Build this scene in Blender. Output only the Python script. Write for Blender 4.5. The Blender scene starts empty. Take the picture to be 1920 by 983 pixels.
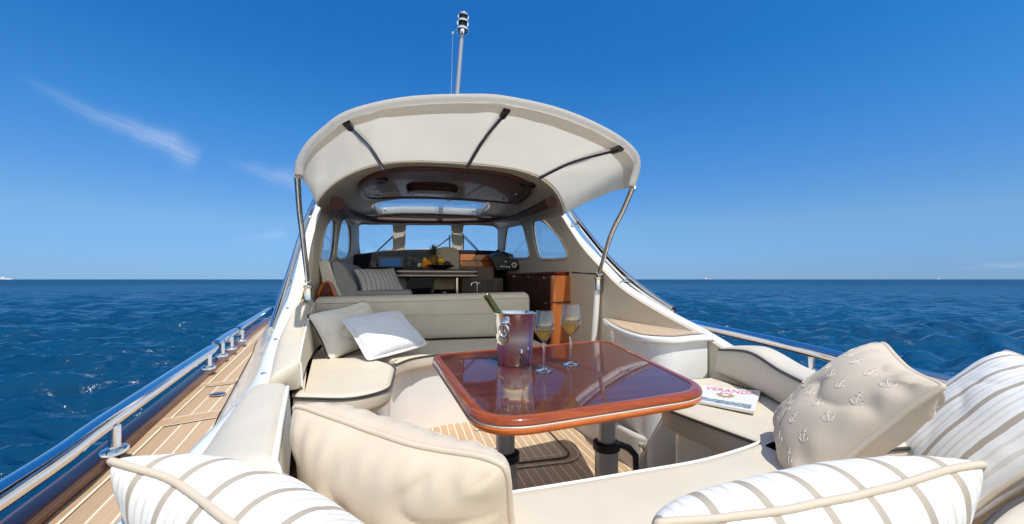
import bpy, bmesh, math, random
import numpy as np
from mathutils import Vector, Matrix, noise
random.seed(4); rng = np.random.default_rng(7)
R = math.radians
scene = bpy.context.scene
COL = scene.collection
# ------------------------------------------------------------------ camera, sky, sun, exposure
# boat frame: X starboard, Y towards the bow, Z up; the camera eye is the origin, sitting at the stern
YAW = R(14.0)
cam_d = bpy.data.cameras.new("camera"); cam = bpy.data.objects.new("camera", cam_d); COL.objects.link(cam)
cam.rotation_euler = (R(90), 0, -YAW); cam_d.lens = 15.0; cam_d.sensor_width = 36; cam_d.shift_y = 32.5 / 1920
cam_d.clip_start = 0.02; cam_d.clip_end = 60000; scene.camera = cam
SUNV = Vector((0.083, -0.362, 0.685)).normalized()
world = bpy.data.worlds.new("World"); scene.world = world; world.use_nodes = True
WN = world.node_tree; WL = WN.links
bg = WN.nodes["Background"]; bg.inputs[1].default_value = 0.085
sky = WN.nodes.new("ShaderNodeTexSky"); sky.sky_type = 'NISHITA'; sky.sun_disc = False
sky.sun_elevation = math.asin(SUNV.z); sky.sun_rotation = math.atan2(SUNV.x, SUNV.y)
sky.altitude = 0; sky.air_density = 1.0; sky.dust_density = 0.0; sky.ozone_density = 3.0
sun_d = bpy.data.lights.new("sun", 'SUN'); sun_d.energy = 3.5; sun_d.angle = R(0.5); sun_d.color = (1.0, 0.96, 0.89)
sun = bpy.data.objects.new("sun", sun_d); COL.objects.link(sun)
sun.rotation_euler = SUNV.to_track_quat('Z', 'Y').to_euler()
vs = scene.view_settings; vs.view_transform = 'Standard'; vs.look = 'None'; vs.exposure = 0.32; vs.gamma = 1.0; vs.use_curve_mapping = False
scene.render.engine = 'CYCLES'
cy = scene.cycles; cy.use_denoising = True; cy.max_bounces = 10; cy.transparent_max_bounces = 16
cy.transmission_bounces = 10; cy.glossy_bounces = 6; cy.diffuse_bounces = 5; cy.caustics_reflective = False; cy.caustics_refractive = False
cy.sample_clamp_indirect = 6.0

# ------------------------------------------------------------------ view geometry: a picture point -> a place in the boat
SY, CYW = math.sin(YAW), math.cos(YAW)
def ray(px, py):
    a = (px - 960) / 800; b = (524 - py) / 800
    return Vector((a * CYW + SY, -a * SY + CYW, b))
def PZ(px, py, z): r = ray(px, py); return r * (z / r.z)
def PX(px, py, x): r = ray(px, py); return r * (x / r.x)
def PY(px, py, y): r = ray(px, py); return r * (y / r.y)
def PD(px, py, d): return ray(px, py) * d
def PP(px, py, p, n): r = ray(px, py); return r * (Vector(p).dot(n) / r.dot(n))
def V(*a): return Vector(a)
def lerp(a, b, t): return a + (b - a) * t

# ------------------------------------------------------------------ node helpers / materials
class NT:
    def __init__(s, tree): s.t = tree; s.n = tree.nodes; s.l = tree.links
    def add(s, typ, **kw):
        n = s.n.new(typ)
        for k, v in kw.items(): setattr(n, k, v)
        return n
    def put(s, sock, v):
        if v is None: return
        if isinstance(v, bpy.types.NodeSocket): s.l.new(v, sock)
        else:
            if isinstance(v, (tuple, list)) and sock.type == 'RGBA' and len(v) == 3: v = (*v, 1)
            sock.default_value = v
    def math(s, op, a, b=None, c=None, clamp=False):
        n = s.add("ShaderNodeMath", operation=op); n.use_clamp = clamp
        s.put(n.inputs[0], a); s.put(n.inputs[1], b); s.put(n.inputs[2], c); return n.outputs[0]
    def vmath(s, op, a, b=None):
        n = s.add("ShaderNodeVectorMath", operation=op); s.put(n.inputs[0], a); s.put(n.inputs[1], b)
        return n.outputs['Value'] if op == 'DOT_PRODUCT' else n.outputs[0]
    def mix(s, f, a, b):
        n = s.add("ShaderNodeMix", data_type='RGBA'); s.put(n.inputs[0], f); s.put(n.inputs[6], a); s.put(n.inputs[7], b); return n.outputs[2]
    def ramp(s, f, stops, interp='LINEAR'):
        n = s.add("ShaderNodeValToRGB"); cr = n.color_ramp; cr.interpolation = interp
        while len(cr.elements) < len(stops): cr.elements.new(0.5)
        for e, (p, c) in zip(cr.elements, stops):
            e.position = p; e.color = (*c, 1) if isinstance(c, (tuple, list)) else (c, c, c, 1)
        s.put(n.inputs[0], f); return n.outputs[0]
    def coord(s, out): return s.add("ShaderNodeTexCoord").outputs[out]
    def mapping(s, vec, scale=(1, 1, 1), rot=(0, 0, 0)):
        n = s.add("ShaderNodeMapping"); s.put(n.inputs[0], vec); n.inputs[3].default_value = scale; n.inputs[2].default_value = rot; return n.outputs[0]
    def noise(s, vec, scale, detail=3, rough=.5, dist=0):
        n = s.add("ShaderNodeTexNoise"); s.put(n.inputs['Vector'], vec); n.inputs['Scale'].default_value = scale
        n.inputs['Detail'].default_value = detail; n.inputs['Roughness'].default_value = rough; n.inputs['Distortion'].default_value = dist; return n.outputs[0]
    def sep(s, vec): n = s.add("ShaderNodeSeparateXYZ"); s.put(n.inputs[0], vec); return n.outputs
    def comb(s, x, y, z): n = s.add("ShaderNodeCombineXYZ"); s.put(n.inputs[0], x); s.put(n.inputs[1], y); s.put(n.inputs[2], z); return n.outputs[0]
    def bump(s, h, strength=.3, dist=.01, normal=None):
        n = s.add("ShaderNodeBump"); n.inputs['Strength'].default_value = strength; n.inputs['Distance'].default_value = dist
        s.put(n.inputs['Height'], h); s.put(n.inputs['Normal'], normal); return n.outputs[0]
def mat(name, color=(.5, .5, .5), rough=.5, metal=0, coat=0, bump=None, **kw):
    m = bpy.data.materials.new(name); m.use_nodes = True; nt = NT(m.node_tree); b = m.node_tree.nodes["Principled BSDF"]
    nt.put(b.inputs['Base Color'], color(nt) if callable(color) else color)
    nt.put(b.inputs['Roughness'], rough(nt) if callable(rough) else rough); b.inputs['Metallic'].default_value = metal
    b.inputs['Coat Weight'].default_value = coat; b.inputs['Coat Roughness'].default_value = 0.03
    if bump: nt.put(b.inputs['Normal'], bump(nt))
    for k, v in kw.items(): nt.put(b.inputs[k.replace('_', ' ')], v)
    return m
def mottled(c, amt=.12, scale=6):
    def f(nt):
        n = nt.noise(nt.coord('Object'), scale, 4, .6)
        lo = tuple(x * (1 - amt) for x in c); hi = tuple(min(1, x * (1 + amt)) for x in c)
        return nt.ramp(n, [(.3, lo), (.7, hi)])
    return f
def cloth_bump(fine=900, soft=9, s1=.12, s2=.25):
    def f(nt):
        o = nt.coord('Object'); b = nt.bump(nt.noise(o, soft, 3, .55, .6), s2, .012)
        return nt.bump(nt.noise(o, fine, 2, .6), s1, .0008, b)
    return f
M = {}
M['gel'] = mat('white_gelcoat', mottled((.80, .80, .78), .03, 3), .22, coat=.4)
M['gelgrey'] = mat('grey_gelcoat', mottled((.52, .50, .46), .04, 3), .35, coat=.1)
M['liner'] = mat('beige_liner', mottled((.62, .545, .43), .05, 4), .55, bump=cloth_bump(600, 5, .1, .05))
M['vinyl'] = mat('cream_upholstery', mottled((.635, .562, .45), .05, 5), .5, bump=cloth_bump(700, 5, .15, .18), Specular_IOR_Level=.35)
M['vinylgrey'] = mat('stone_upholstery', mottled((.64, .57, .465), .05, 5), .5, bump=cloth_bump(700, 5, .15, .18), Specular_IOR_Level=.35)
M['pipe'] = mat('cream_piping', (.66, .60, .50), .5)
M['pipew'] = mat('white_piping', (.80, .78, .72), .45)
M['piped'] = mat('dark_piping', (.05, .045, .045), .5)
M['pipenavy'] = mat('navy_piping', (.012, .016, .035), .6)
M['chrome'] = mat('polished_stainless', mottled((.76, .77, .78), .03, 20), .075, 1)
M['mirror'] = mat('mirror_steel', mottled((.80, .80, .80), .02, 30), .035, 1)
M['steel'] = mat('satin_stainless', mottled((.62, .62, .62), .05, 30), .16, 1)
M['alu'] = mat('brushed_aluminium', mottled((.52, .52, .51), .05, 30), .34, .45)
M['black'] = mat('black_plastic', mottled((.014, .015, .017), .2, 20), .4)
M['fascia'] = mat('matt_dash_covering', (.012, .013, .016), .85, Specular_IOR_Level=.15)
M['blackrub'] = mat('black_gasket', (.02, .02, .022), .6)
def wood(lo, hi, scale=3, axis=0, ang=0.0):
    def f(nt):
        sc = [14, 14, 14]; sc[axis] = 1.1
        v = nt.mapping(nt.coord('Object'), tuple(sc), (0, 0, ang)); n = nt.noise(v, scale, 6, .62, .9)
        return nt.ramp(n, [(.28, lo), (.52, lerp3(lo, hi, .55)), (.75, hi)])
    return f
def lerp3(a, b, t): return tuple(x + (y - x) * t for x, y in zip(a, b))
M['mahog'] = mat('varnished_mahogany', wood((.052, .007, .004), (.125, .019, .008), 2, 0), .3, coat=.7, Specular_IOR_Level=.15)
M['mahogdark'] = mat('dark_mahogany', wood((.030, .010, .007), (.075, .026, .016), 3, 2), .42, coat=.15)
M['ceilwood'] = mat('walnut_veneer', wood((.075, .022, .014), (.14, .046, .028), 3, 0), .42, coat=.15)
M['cornice'] = mat('cornice_mahogany', wood((.040, .009, .006), (.085, .020, .012), 3, 1), .55)
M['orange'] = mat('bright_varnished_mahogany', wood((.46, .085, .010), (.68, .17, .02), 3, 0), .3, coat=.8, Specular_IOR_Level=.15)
M['rimwood'] = mat('varnished_rim_mahogany', wood((.21, .034, .007), (.36, .074, .013), 3, 0), .3, coat=.8, Specular_IOR_Level=.15)
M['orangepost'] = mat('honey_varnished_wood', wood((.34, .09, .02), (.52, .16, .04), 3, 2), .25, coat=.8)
M['toe'] = mat('gunwale_mahogany', wood((.05, .010, .006), (.14, .032, .016), 3, 1), .35, coat=.55, Specular_IOR_Level=.2)
M['inlay'] = mat('pale_holly_inlay', (.72, .66, .56), .25, coat=.8)
def teak(period=.05, line=.006, ccol=(.78, .68, .52)):
    def f(nt):
        s = nt.sep(nt.coord('UV')); v = nt.math('DIVIDE', s[1], period)
        fr = nt.math('FRACT', v); idn = nt.math('FLOOR', v)
        d = nt.math('MINIMUM', fr, nt.math('SUBTRACT', 1, fr))
        caulk = nt.math('LESS_THAN', d, line / period / 2)
        grain = nt.noise(nt.comb(nt.math('MULTIPLY', s[0], 3), nt.math('MULTIPLY', s[1], 160), idn), 1.0, 5, .65)
        wn = nt.add("ShaderNodeTexWhiteNoise", noise_dimensions='1D'); nt.put(wn.inputs['W'], idn)
        tone = nt.mix(nt.math('ADD', nt.math('MULTIPLY', grain, .75), nt.math('MULTIPLY', wn.outputs[0], .3)), (.36, .235, .135), (.60, .42, .265))
        blot = nt.noise(nt.coord('Object'), 2.2, 4, .6)
        tone = nt.mix(nt.math('MULTIPLY', nt.ramp(blot, [(.45, 0.0), (.75, 1.0)]), .25), tone, (.40, .29, .19))
        return nt.mix(caulk, tone, ccol)
    return f
def teak_bump(nt):
    s = nt.sep(nt.coord('UV')); g = nt.noise(nt.comb(nt.math('MULTIPLY', s[0], 6), nt.math('MULTIPLY', s[1], 300), 0), 1, 4)
    return nt.bump(g, .25, .001)
M['teak'] = mat('teak_planking', teak(), .6, bump=teak_bump)
M['teakdeck'] = mat('side_deck_teak', teak(.062, .006), .6, bump=teak_bump)
M['teakedge'] = mat('teak_margin', wood((.38, .25, .14), (.56, .39, .24), 3, 1), .6)
M['caulk'] = mat('pale_caulking', (.78, .70, .55), .6)
M['screen'] = mat('plotter_screen', (.02, .075, .20), .5, Specular_IOR_Level=.2)
M['dial'] = mat('white_dial', (.75, .75, .72), .3)
M['paper'] = mat('magazine_paper', (.80, .79, .77), .35, coat=.3)
M['ink_pink'] = mat('pink_ink', (.62, .10, .30), .4)
M['ink_grey'] = mat('slate_ink', (.12, .16, .20), .4)
M['ink_brown'] = mat('ochre_ink', (.46, .24, .12), .4)
M['fruit_orange'] = mat('orange_peel', mottled((.72, .24, .015), .1, 60), .4, bump=cloth_bump(500, 120, .3, .1))
M['fruit_yellow'] = mat('lemon_peel', mottled((.75, .50, .03), .1, 40), .4)
M['fruit_dark'] = mat('dark_grape_skin', mottled((.035, .018, .035), .2, 40), .35)
M['pine_skin'] = mat('pineapple_skin', mottled((.20, .13, .03), .4, 60), .6, bump=cloth_bump(60, 60, .8, 1))
M['leaf'] = mat('pineapple_leaf', mottled((.05, .09, .03), .3, 30), .5)
M['bottle'] = mat('green_bottle_glass', (.060, .070, .010), .12, Transmission_Weight=.2)
M['label'] = mat('bottle_label', mottled((.78, .76, .70), .04, 30), .5)
def pane_mat(name, tint, refl=1.0):
    m = bpy.data.materials.new(name); m.use_nodes = True; nt = NT(m.node_tree); nt.n.remove(nt.n["Principled BSDF"])
    out = nt.n["Material Output"]; tr = nt.add("ShaderNodeBsdfTransparent"); tr.inputs[0].default_value = (*tint, 1)
    gl = nt.add("ShaderNodeBsdfGlossy"); gl.inputs['Roughness'].default_value = .02
    fr = nt.add("ShaderNodeFresnel"); bf = nt.add("ShaderNodeNewGeometry").outputs['Backfacing']; nt.put(fr.inputs[0], nt.math('SUBTRACT', 1.45, nt.math('MULTIPLY', bf, 1.45 - 1 / 1.45)))
    mx = nt.add("ShaderNodeMixShader"); nt.put(mx.inputs[0], nt.math('MULTIPLY', fr.outputs[0], refl, clamp=True)); nt.l.new(tr.outputs[0], mx.inputs[1]); nt.l.new(gl.outputs[0], mx.inputs[2])
    nt.l.new(mx.outputs[0], out.inputs[0]); return m
M['solidglass'] = mat('solid_crystal', (1, 1, 1), 0.0, Transmission_Weight=1.0, IOR=1.5)
M['glass'] = pane_mat('clear_crystal', (.985, .99, .99), 2.6)
def wine_mat():
    m = pane_mat('white_wine', (1.0, .87, .50), 1.1); nt = NT(m.node_tree); mx = nt.n["Mix Shader"]; tr = nt.n["Transparent BSDF"]
    tl = nt.add("ShaderNodeBsdfTranslucent"); tl.inputs[0].default_value = (1.0, .80, .30, 1); m2 = nt.add("ShaderNodeMixShader"); m2.inputs[0].default_value = .34
    nt.l.new(tr.outputs[0], m2.inputs[1]); nt.l.new(tl.outputs[0], m2.inputs[2]); nt.l.new(m2.outputs[0], mx.inputs[1]); return m
M['wine'] = wine_mat()
M['pane'] = pane_mat('cabin_glass', (.86, .92, .95)); M['paneside'] = pane_mat('tinted_side_glass', (.62, .70, .76))
def canvas_mat(name, trans, base):
    m = mat(name, mottled(base, .04, 4), .8, bump=cloth_bump(500, 3.2, .25, .5))
    nt = NT(m.node_tree); b = nt.n["Principled BSDF"]; out = nt.n["Material Output"]
    t = nt.add("ShaderNodeBsdfTranslucent"); t.inputs[0].default_value = (.87, .835, .77, 1)
    mx = nt.add("ShaderNodeMixShader"); mx.inputs[0].default_value = trans; nt.l.new(b.outputs[0], mx.inputs[1]); nt.l.new(t.outputs[0], mx.inputs[2]); nt.l.new(mx.outputs[0], out.inputs[0]); return m
M['canvas'] = canvas_mat('awning_canvas', .70, (.82, .80, .755))
def stripes(base, dark, faint, period, grey=False):
    def f(nt):
        s = nt.sep(nt.coord('UV')); wob = nt.math('MULTIPLY', nt.math('SUBTRACT', nt.noise(nt.coord('UV'), 30, 2), .5), .004)
        x = nt.math('FRACT', nt.math('DIVIDE', nt.math('ADD', s[0], wob), period))
        c = nt.ramp(x, [(0, dark), (.17, base), (.36, lerp3(base, faint, .8)), (.44, base), (.60, faint), (.68, base), (.80, lerp3(base, faint, .5)), (.86, base)], 'CONSTANT')
        w = nt.noise(nt.mapping(nt.coord('UV'), (60, 900, 1)), 1, 2, .6); w2 = nt.noise(nt.mapping(nt.coord('UV'), (900, 60, 1)), 1, 2, .6)
        k = nt.math('ADD', nt.math('MULTIPLY', w, .14), nt.math('MULTIPLY', w2, .14)); k = nt.math('ADD', k, .86)
        mu = nt.add("ShaderNodeMix", data_type='RGBA', blend_type='MULTIPLY'); mu.inputs[0].default_value = 1; nt.put(mu.inputs[6], c); nt.put(mu.inputs[7], nt.comb(k, k, k)); return mu.outputs[2]
    return f
def weave(nt):
    u = nt.coord('UV'); a = nt.noise(nt.mapping(u, (120, 1400, 1)), 1, 2); b = nt.noise(nt.mapping(u, (1400, 120, 1)), 1, 2)
    return nt.bump(nt.math('ADD', a, b), .35, .0012)
M['stripe'] = mat('striped_linen', stripes((.80, .79, .77), (.42, .36, .29), (.66, .63, .575), .088), .85, bump=weave)
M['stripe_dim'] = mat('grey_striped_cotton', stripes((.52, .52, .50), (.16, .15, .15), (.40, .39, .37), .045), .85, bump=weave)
M['beige'] = mat('beige_cotton', mottled((.60, .50, .385), .05, 8), .75, bump=weave, Sheen_Weight=.15)
M['thread'] = mat('white_embroidery', (.74, .69, .60), .6)
def dots(nt):
    s = nt.sep(nt.coord('UV')); a = nt.math('SINE', nt.math('MULTIPLY', nt.math('ADD', s[0], s[1]), 330)); b = nt.math('SINE', nt.math('MULTIPLY', nt.math('SUBTRACT', s[0], s[1]), 330))
    return nt.mix(nt.math('GREATER_THAN', nt.math('MULTIPLY', a, b), .1), (.80, .80, .80), (.60, .64, .73))
M['bluewhite'] = mat('blue_white_seersucker', dots, .8, bump=weave)
M['whitecloth'] = mat('white_cotton_trim', (.80, .79, .78), .8)
M['creamcloth'] = mat('cream_cotton', mottled((.78, .73, .63), .05, 8), .8, bump=weave)
# ------------------------------------------------------------------ mesh helpers
class MB:
    def __init__(s): s.v = []; s.f = []; s.uv = {}; s.mi = []; s.cur = 0
    def add(s, pts, faces, uvs=None):
        o = len(s.v); s.v += [tuple(p) for p in pts]
        for f in faces: s.f.append(tuple(o + i for i in f)); s.mi.append(s.cur)
        if uvs:
            for i, u in enumerate(uvs): s.uv[o + i] = u
        return s
    def grid(s, rows, closed_u=False, closed_v=False, uvs=None):
        n, m = len(rows), len(rows[0]); pts = [p for r in rows for p in r]; fs = []
        for i in range(n if closed_v else n - 1):
            for j in range(m if closed_u else m - 1):
                a, b = i, (i + 1) % n; c, d = j, (j + 1) % m
                fs.append((a * m + c, a * m + d, b * m + d, b * m + c))
        return s.add(pts, fs, [u for r in uvs for u in r] if uvs else None)
    def loft(s, rings, caps=True):
        s.grid(rings, closed_u=True); n, m = len(rings), len(rings[0]); o = len(s.v) - n * m
        if caps:
            s.f.append(tuple(o + j for j in range(m))[::-1]); s.mi.append(s.cur)
            s.f.append(tuple(o + (n - 1) * m + j for j in range(m))); s.mi.append(s.cur)
        return s
    def tube(s, path, r, n=10, closed=False, caps=True, flat=1.0, up=None):
        path = [Vector(p) for p in path]; N = len(path); rings = []; prev = None
        for i, p in enumerate(path):
            a = path[(i - 1) % N] if closed or i > 0 else p; b = path[(i + 1) % N] if closed or i < N - 1 else p
            t = (b - a).normalized()
            if up is not None: q = Vector(up) - t * t.dot(Vector(up))
            elif prev is None:
                q = Vector((0, 0, 1)) - t * t.z
                if q.length < .2: q = Vector((1, 0, 0)) - t * t.x
            else: q = prev - t * prev.dot(t)
            q.normalize(); prev = q; w = t.cross(q); rr = r[i] if isinstance(r, (list, tuple)) else r
            rings.append([p + q * (math.cos(2 * math.pi * k / n) * rr) + w * (math.sin(2 * math.pi * k / n) * rr * flat) for k in range(n)])
        if closed: s.grid(rings, True, True)
        else: s.loft(rings, caps)
        return s
    def lathe(s, prof, c=(0, 0, 0), n=32, axis=None):
        c = Vector(c); rings = [[Vector((r * math.cos(2 * math.pi * k / n), r * math.sin(2 * math.pi * k / n), z)) for k in range(n)] for r, z in prof]
        if axis is not None:
            q = Vector(axis).to_track_quat('Z', 'Y'); rings = [[q @ p for p in r] for r in rings]
        return s.loft([[c + p for p in r] for r in rings], True)
    def box(s, a, b, mat4=None):
        a, b = Vector(a), Vector(b)
        p = [Vector((x, y, z)) for z in (a.z, b.z) for y in (a.y, b.y) for x in (a.x, b.x)]
        if mat4 is not None: p = [mat4 @ q for q in p]
        return s.add(p, [(0, 2, 3, 1), (4, 5, 7, 6), (0, 1, 5, 4), (2, 6, 7, 3), (0, 4, 6, 2), (1, 3, 7, 5)])
    def prism(s, poly, z0, z1, r=0.0, seg=4, bottom_r=None):
        # poly: list of (x, y) counter-clockwise; rounded top (and bottom) edges of radius r
        br = r if bottom_r is None else bottom_r
        rings = []
        if r == 0: rings = [[V(x, y, z0) for x, y in poly], [V(x, y, z1) for x, y in poly]]
        else:
            if br:
                for k in range(seg + 1):
                    a = math.pi / 2 * k / seg; rings.append([V(x, y, z0 + br * (1 - math.cos(a))) for x, y in inset(poly, br * (1 - math.sin(a)))])
            else: rings.append([V(x, y, z0) for x, y in poly])
            for k in range(seg + 1):
                a = math.pi / 2 * k / seg; rings.append([V(x, y, z1 - r * (1 - math.sin(a))) for x, y in inset(poly, r * (1 - math.cos(a)))])
            rings.append([V(x, y, z1) for x, y in inset(poly, r * 1.25 + .002)])
        return s.loft(rings, True)
    def build(s, name, m, parent=None, smooth=35, bevel=0, solid=0, uvscale=None):
        me = bpy.data.meshes.new(name); off = Vector(parent.get('_base', (0, 0, 0))) if parent is not None else Vector((0, 0, 0))
        me.from_pydata([tuple(Vector(p) - off) for p in s.v], [], s.f)
        mats = m if isinstance(m, (list, tuple)) else [m]
        for q in mats: me.materials.append(q)
        me.polygons.foreach_set('material_index', s.mi)
        if s.uv:
            l = me.uv_layers.new(name='UVMap')
            for lp in me.loops: l.data[lp.index].uv = s.uv.get(lp.vertex_index, (0, 0))
        bm = bmesh.new(); bm.from_mesh(me); bmesh.ops.recalc_face_normals(bm, faces=bm.faces); bm.to_mesh(me); bm.free()
        me.polygons.foreach_set('use_smooth', [True] * len(me.polygons))
        if smooth < 180: me.set_sharp_from_angle(angle=R(smooth))
        o = bpy.data.objects.new(name, me); COL.objects.link(o)
        if parent is not None: o.parent = parent; o['_base'] = tuple(off) 
        if bevel:
            b = o.modifiers.new('bevel', 'BEVEL'); b.width = bevel; b.segments = 3; b.limit_method = 'ANGLE'; b.angle_limit = R(40)
        if solid:
            q = o.modifiers.new('solid', 'SOLIDIFY'); q.thickness = solid; q.offset = 0; q = o.modifiers.new('edges', 'EDGE_SPLIT'); q.split_angle = R(45)
        return o
def inset(poly, d):
    if d == 0: return list(poly)
    n = len(poly); out = []
    for i in range(n):
        p0, p, p1 = Vector(poly[i - 1]), Vector(poly[i]), Vector(poly[(i + 1) % n])
        a = (p - p0); b = (p1 - p)
        if a.length < 1e-9: a = b
        if b.length < 1e-9: b = a
        a.normalize(); b.normalize(); na = Vector((-a.y, a.x)); nb = Vector((-b.y, b.x)); k = (na + nb)
        k = k / max(.35, k.dot(na)) if k.length > 1e-6 else na
        out.append(tuple(p + k * d))
    return out
def ccw(poly):
    a = sum(poly[i - 1][0] * poly[i][1] - poly[i][0] * poly[i - 1][1] for i in range(len(poly)))
    return poly if a > 0 else poly[::-1]
def roundpoly(pts, rad, seg=6):
    n = len(pts); out = []
    for i in range(n):
        p0, p, p1 = Vector(pts[i - 1][:2]), Vector(pts[i][:2]), Vector(pts[(i + 1) % n][:2]); r = rad[i] if isinstance(rad, (list, tuple)) else rad
        a, b = (p0 - p), (p1 - p); d = min(r, a.length * .48, b.length * .48); A = p + a.normalized() * d; B = p + b.normalized() * d
        for k in range(seg + 1):
            t = k / seg; out.append(tuple(A * (1 - t) ** 2 + p * 2 * t * (1 - t) + B * t * t))
    return ccw(out)
def spline(pts, n=40, closed=False):
    P = [Vector(p) for p in pts]; N = len(P); out = []; segs = N if closed else N - 1
    for i in range(segs):
        g = (lambda k: P[k % N]) if closed else (lambda k: P[max(0, min(N - 1, k))])
        p0, p1, p2, p3 = g(i - 1), g(i), g(i + 1), g(i + 2); m = max(2, n // segs)
        for k in range(m):
            t = k / m; out.append(.5 * ((2 * p1) + (p2 - p0) * t + (2 * p0 - 5 * p1 + 4 * p2 - p3) * t * t + (3 * p1 - p0 - 3 * p2 + p3) * t ** 3))
    if not closed: out.append(P[-1].copy())
    return out
def resample(path, n):
    P = [Vector(p) for p in path]; L = [0]
    for a, b in zip(P, P[1:]): L.append(L[-1] + (b - a).length)
    out = []; j = 0
    for k in range(n):
        d = L[-1] * k / (n - 1)
        while j < len(P) - 2 and L[j + 1] < d: j += 1
        t = (d - L[j]) / max(1e-9, L[j + 1] - L[j]); out.append(P[j].lerp(P[j + 1], min(1, max(0, t))))
    return out
def thing(name, label, cat, loc, group=None):
    o = bpy.data.objects.new(name, None); COL.objects.link(o); o.location = loc; o.empty_display_size = .1
    o['label'] = label; o['category'] = cat; o['_base'] = tuple(loc)
    if group: o['group'] = group
    return o
def tag(o, label, cat, group=None):
    o['label'] = label; o['category'] = cat
    if group: o['group'] = group
    return o
def structure(o): o['kind'] = 'structure'; return o
def fill_holes(outer, holes, cuts=()):
    # flat panel with holes in 2-D, triangulated; extra cuts at given first coordinates
    bm = bmesh.new(); edges = []
    for loop in [outer] + holes:
        vs_ = [bm.verts.new((p[0], p[1], 0)) for p in loop]
        for i in range(len(vs_)): edges.append(bm.edges.new((vs_[i - 1], vs_[i])))
    bmesh.ops.triangle_fill(bm, use_beauty=True, use_dissolve=False, edges=edges)
    for c in cuts: bmesh.ops.bisect_plane(bm, geom=bm.verts[:] + bm.edges[:] + bm.faces[:], plane_co=(c, 0, 0), plane_no=(1, 0, 0))
    bm.verts.index_update(); pts = [(v.co.x, v.co.y) for v in bm.verts]; fs = [tuple(v.index for v in f.verts) for f in bm.faces]; bm.free()
    return pts, fs
def interp(x, xs, ys):
    return float(np.interp(x, xs, ys))
def text_mesh(txt, size, xa, ya, org, m, name, parent, extrude=.0002):
    cu = bpy.data.curves.new(name, 'FONT'); cu.body = txt; cu.size = size; cu.extrude = 0; cu.resolution_u = 3
    tmp = bpy.data.objects.new('tmp', cu); COL.objects.link(tmp); dg = bpy.context.evaluated_depsgraph_get(); dg.update()
    me = bpy.data.meshes.new_from_object(tmp.evaluated_get(dg)); COL.objects.unlink(tmp); bpy.data.objects.remove(tmp)
    b = MB(); b.add([org + xa * v.co.x + ya * v.co.y for v in me.vertices], [tuple(p.vertices) for p in me.polygons])
    return b.build(name, m, parent)
# ------------------------------------------------------------------ sky: wisps of cirrus in the world shader (by direction)
W = NT(WN)
gen = W.coord('Generated')
# clear polarised sea air: the blue deepens with elevation, less so overhead
elev = W.sep(gen)[2]
air = W.ramp(elev, [(0.0, (.125, .252, .56)), (.023, (.146, .262, .53)), (.119, (.262, .385, .535)), (.298, (.155, .452, .69)), (.44, (.088, .43, .75)), (.57, (.080, .44, .79)), (.74, (.55, .62, .68)), (1.0, (.80, .80, .78))])
colr = W.vmath('MULTIPLY', W.vmath('MULTIPLY', sky.outputs[0], air), (2, 2, 2))
# brighter, whiter air in the half of the sky round the sun
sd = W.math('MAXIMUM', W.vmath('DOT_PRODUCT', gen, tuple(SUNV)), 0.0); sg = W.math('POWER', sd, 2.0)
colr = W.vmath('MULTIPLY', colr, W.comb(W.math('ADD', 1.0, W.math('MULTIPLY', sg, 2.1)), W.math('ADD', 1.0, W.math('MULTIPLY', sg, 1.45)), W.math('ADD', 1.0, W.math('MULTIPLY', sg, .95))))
aft = W.math('MULTIPLY', W.math('ADD', W.math('MULTIPLY', W.sep(gen)[1], -1.0), .05), 1.6, clamp=True)   # unseen sky astern, brightened and warmed as added fill for the shade
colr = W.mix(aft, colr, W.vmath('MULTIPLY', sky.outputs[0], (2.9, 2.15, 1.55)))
def wisp(colr, pa, pb, width, strength, seed):
    a, b = ray(*pa).normalized(), ray(*pb).normalized(); n = a.cross(b).normalized(); t = (b - a); L = t.length; t = (t - n * t.dot(n)).normalized()
    mid = (a + b).normalized()
    al = W.math('DIVIDE', W.math('SUBTRACT', W.vmath('DOT_PRODUCT', gen, tuple(t)), t.dot(a)), L)
    ac = W.math('DIVIDE', W.vmath('DOT_PRODUCT', gen, tuple(n)), width)
    front = W.math('GREATER_THAN', W.vmath('DOT_PRODUCT', gen, tuple(mid)), .5)
    wob = W.noise(W.comb(W.math('MULTIPLY', al, 3), seed, 0), 1, 2)
    ac2 = W.math('ADD', ac, W.math('MULTIPLY', W.math('SUBTRACT', wob, .5), 1.6))
    spread = W.math('ADD', .35, W.math('MULTIPLY', al, .8))
    g = W.math('POWER', 2.718, W.math('MULTIPLY', W.math('POWER', W.math('ABSOLUTE', W.math('DIVIDE', ac2, spread)), 2.0), -1.5))
    env = W.ramp(al, [(0, 0.0), (.25, .35), (.8, 1.0), (.93, .75), (1.0, 0.0)])
    fib = W.noise(W.comb(W.math('MULTIPLY', al, 2.5), W.math('MULTIPLY', ac, 2.6), seed), 2.0, 6, .65, .5)
    fac = W.math('MULTIPLY', W.math('MULTIPLY', g, env), W.math('MULTIPLY', W.ramp(fib, [(.18, 0.15), (.9, 1.0)]), W.math('MULTIPLY', front, strength)), clamp=True)
    return W.mix(fac, colr, (7.6, 8.2, 9.6))
colr = wisp(colr, (20, 140), (380, 300), .021, .52, 1.3)
colr = wisp(colr, (415, 300), (570, 345), .022, .35, 5.1)
colr = wisp(colr, (420, 455), (540, 436), .012, .22, 9.7)
colr = wisp(colr, (1780, 503), (1930, 494), .006, .25, 3.7)
WL.new(colr, bg.inputs[0])
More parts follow.
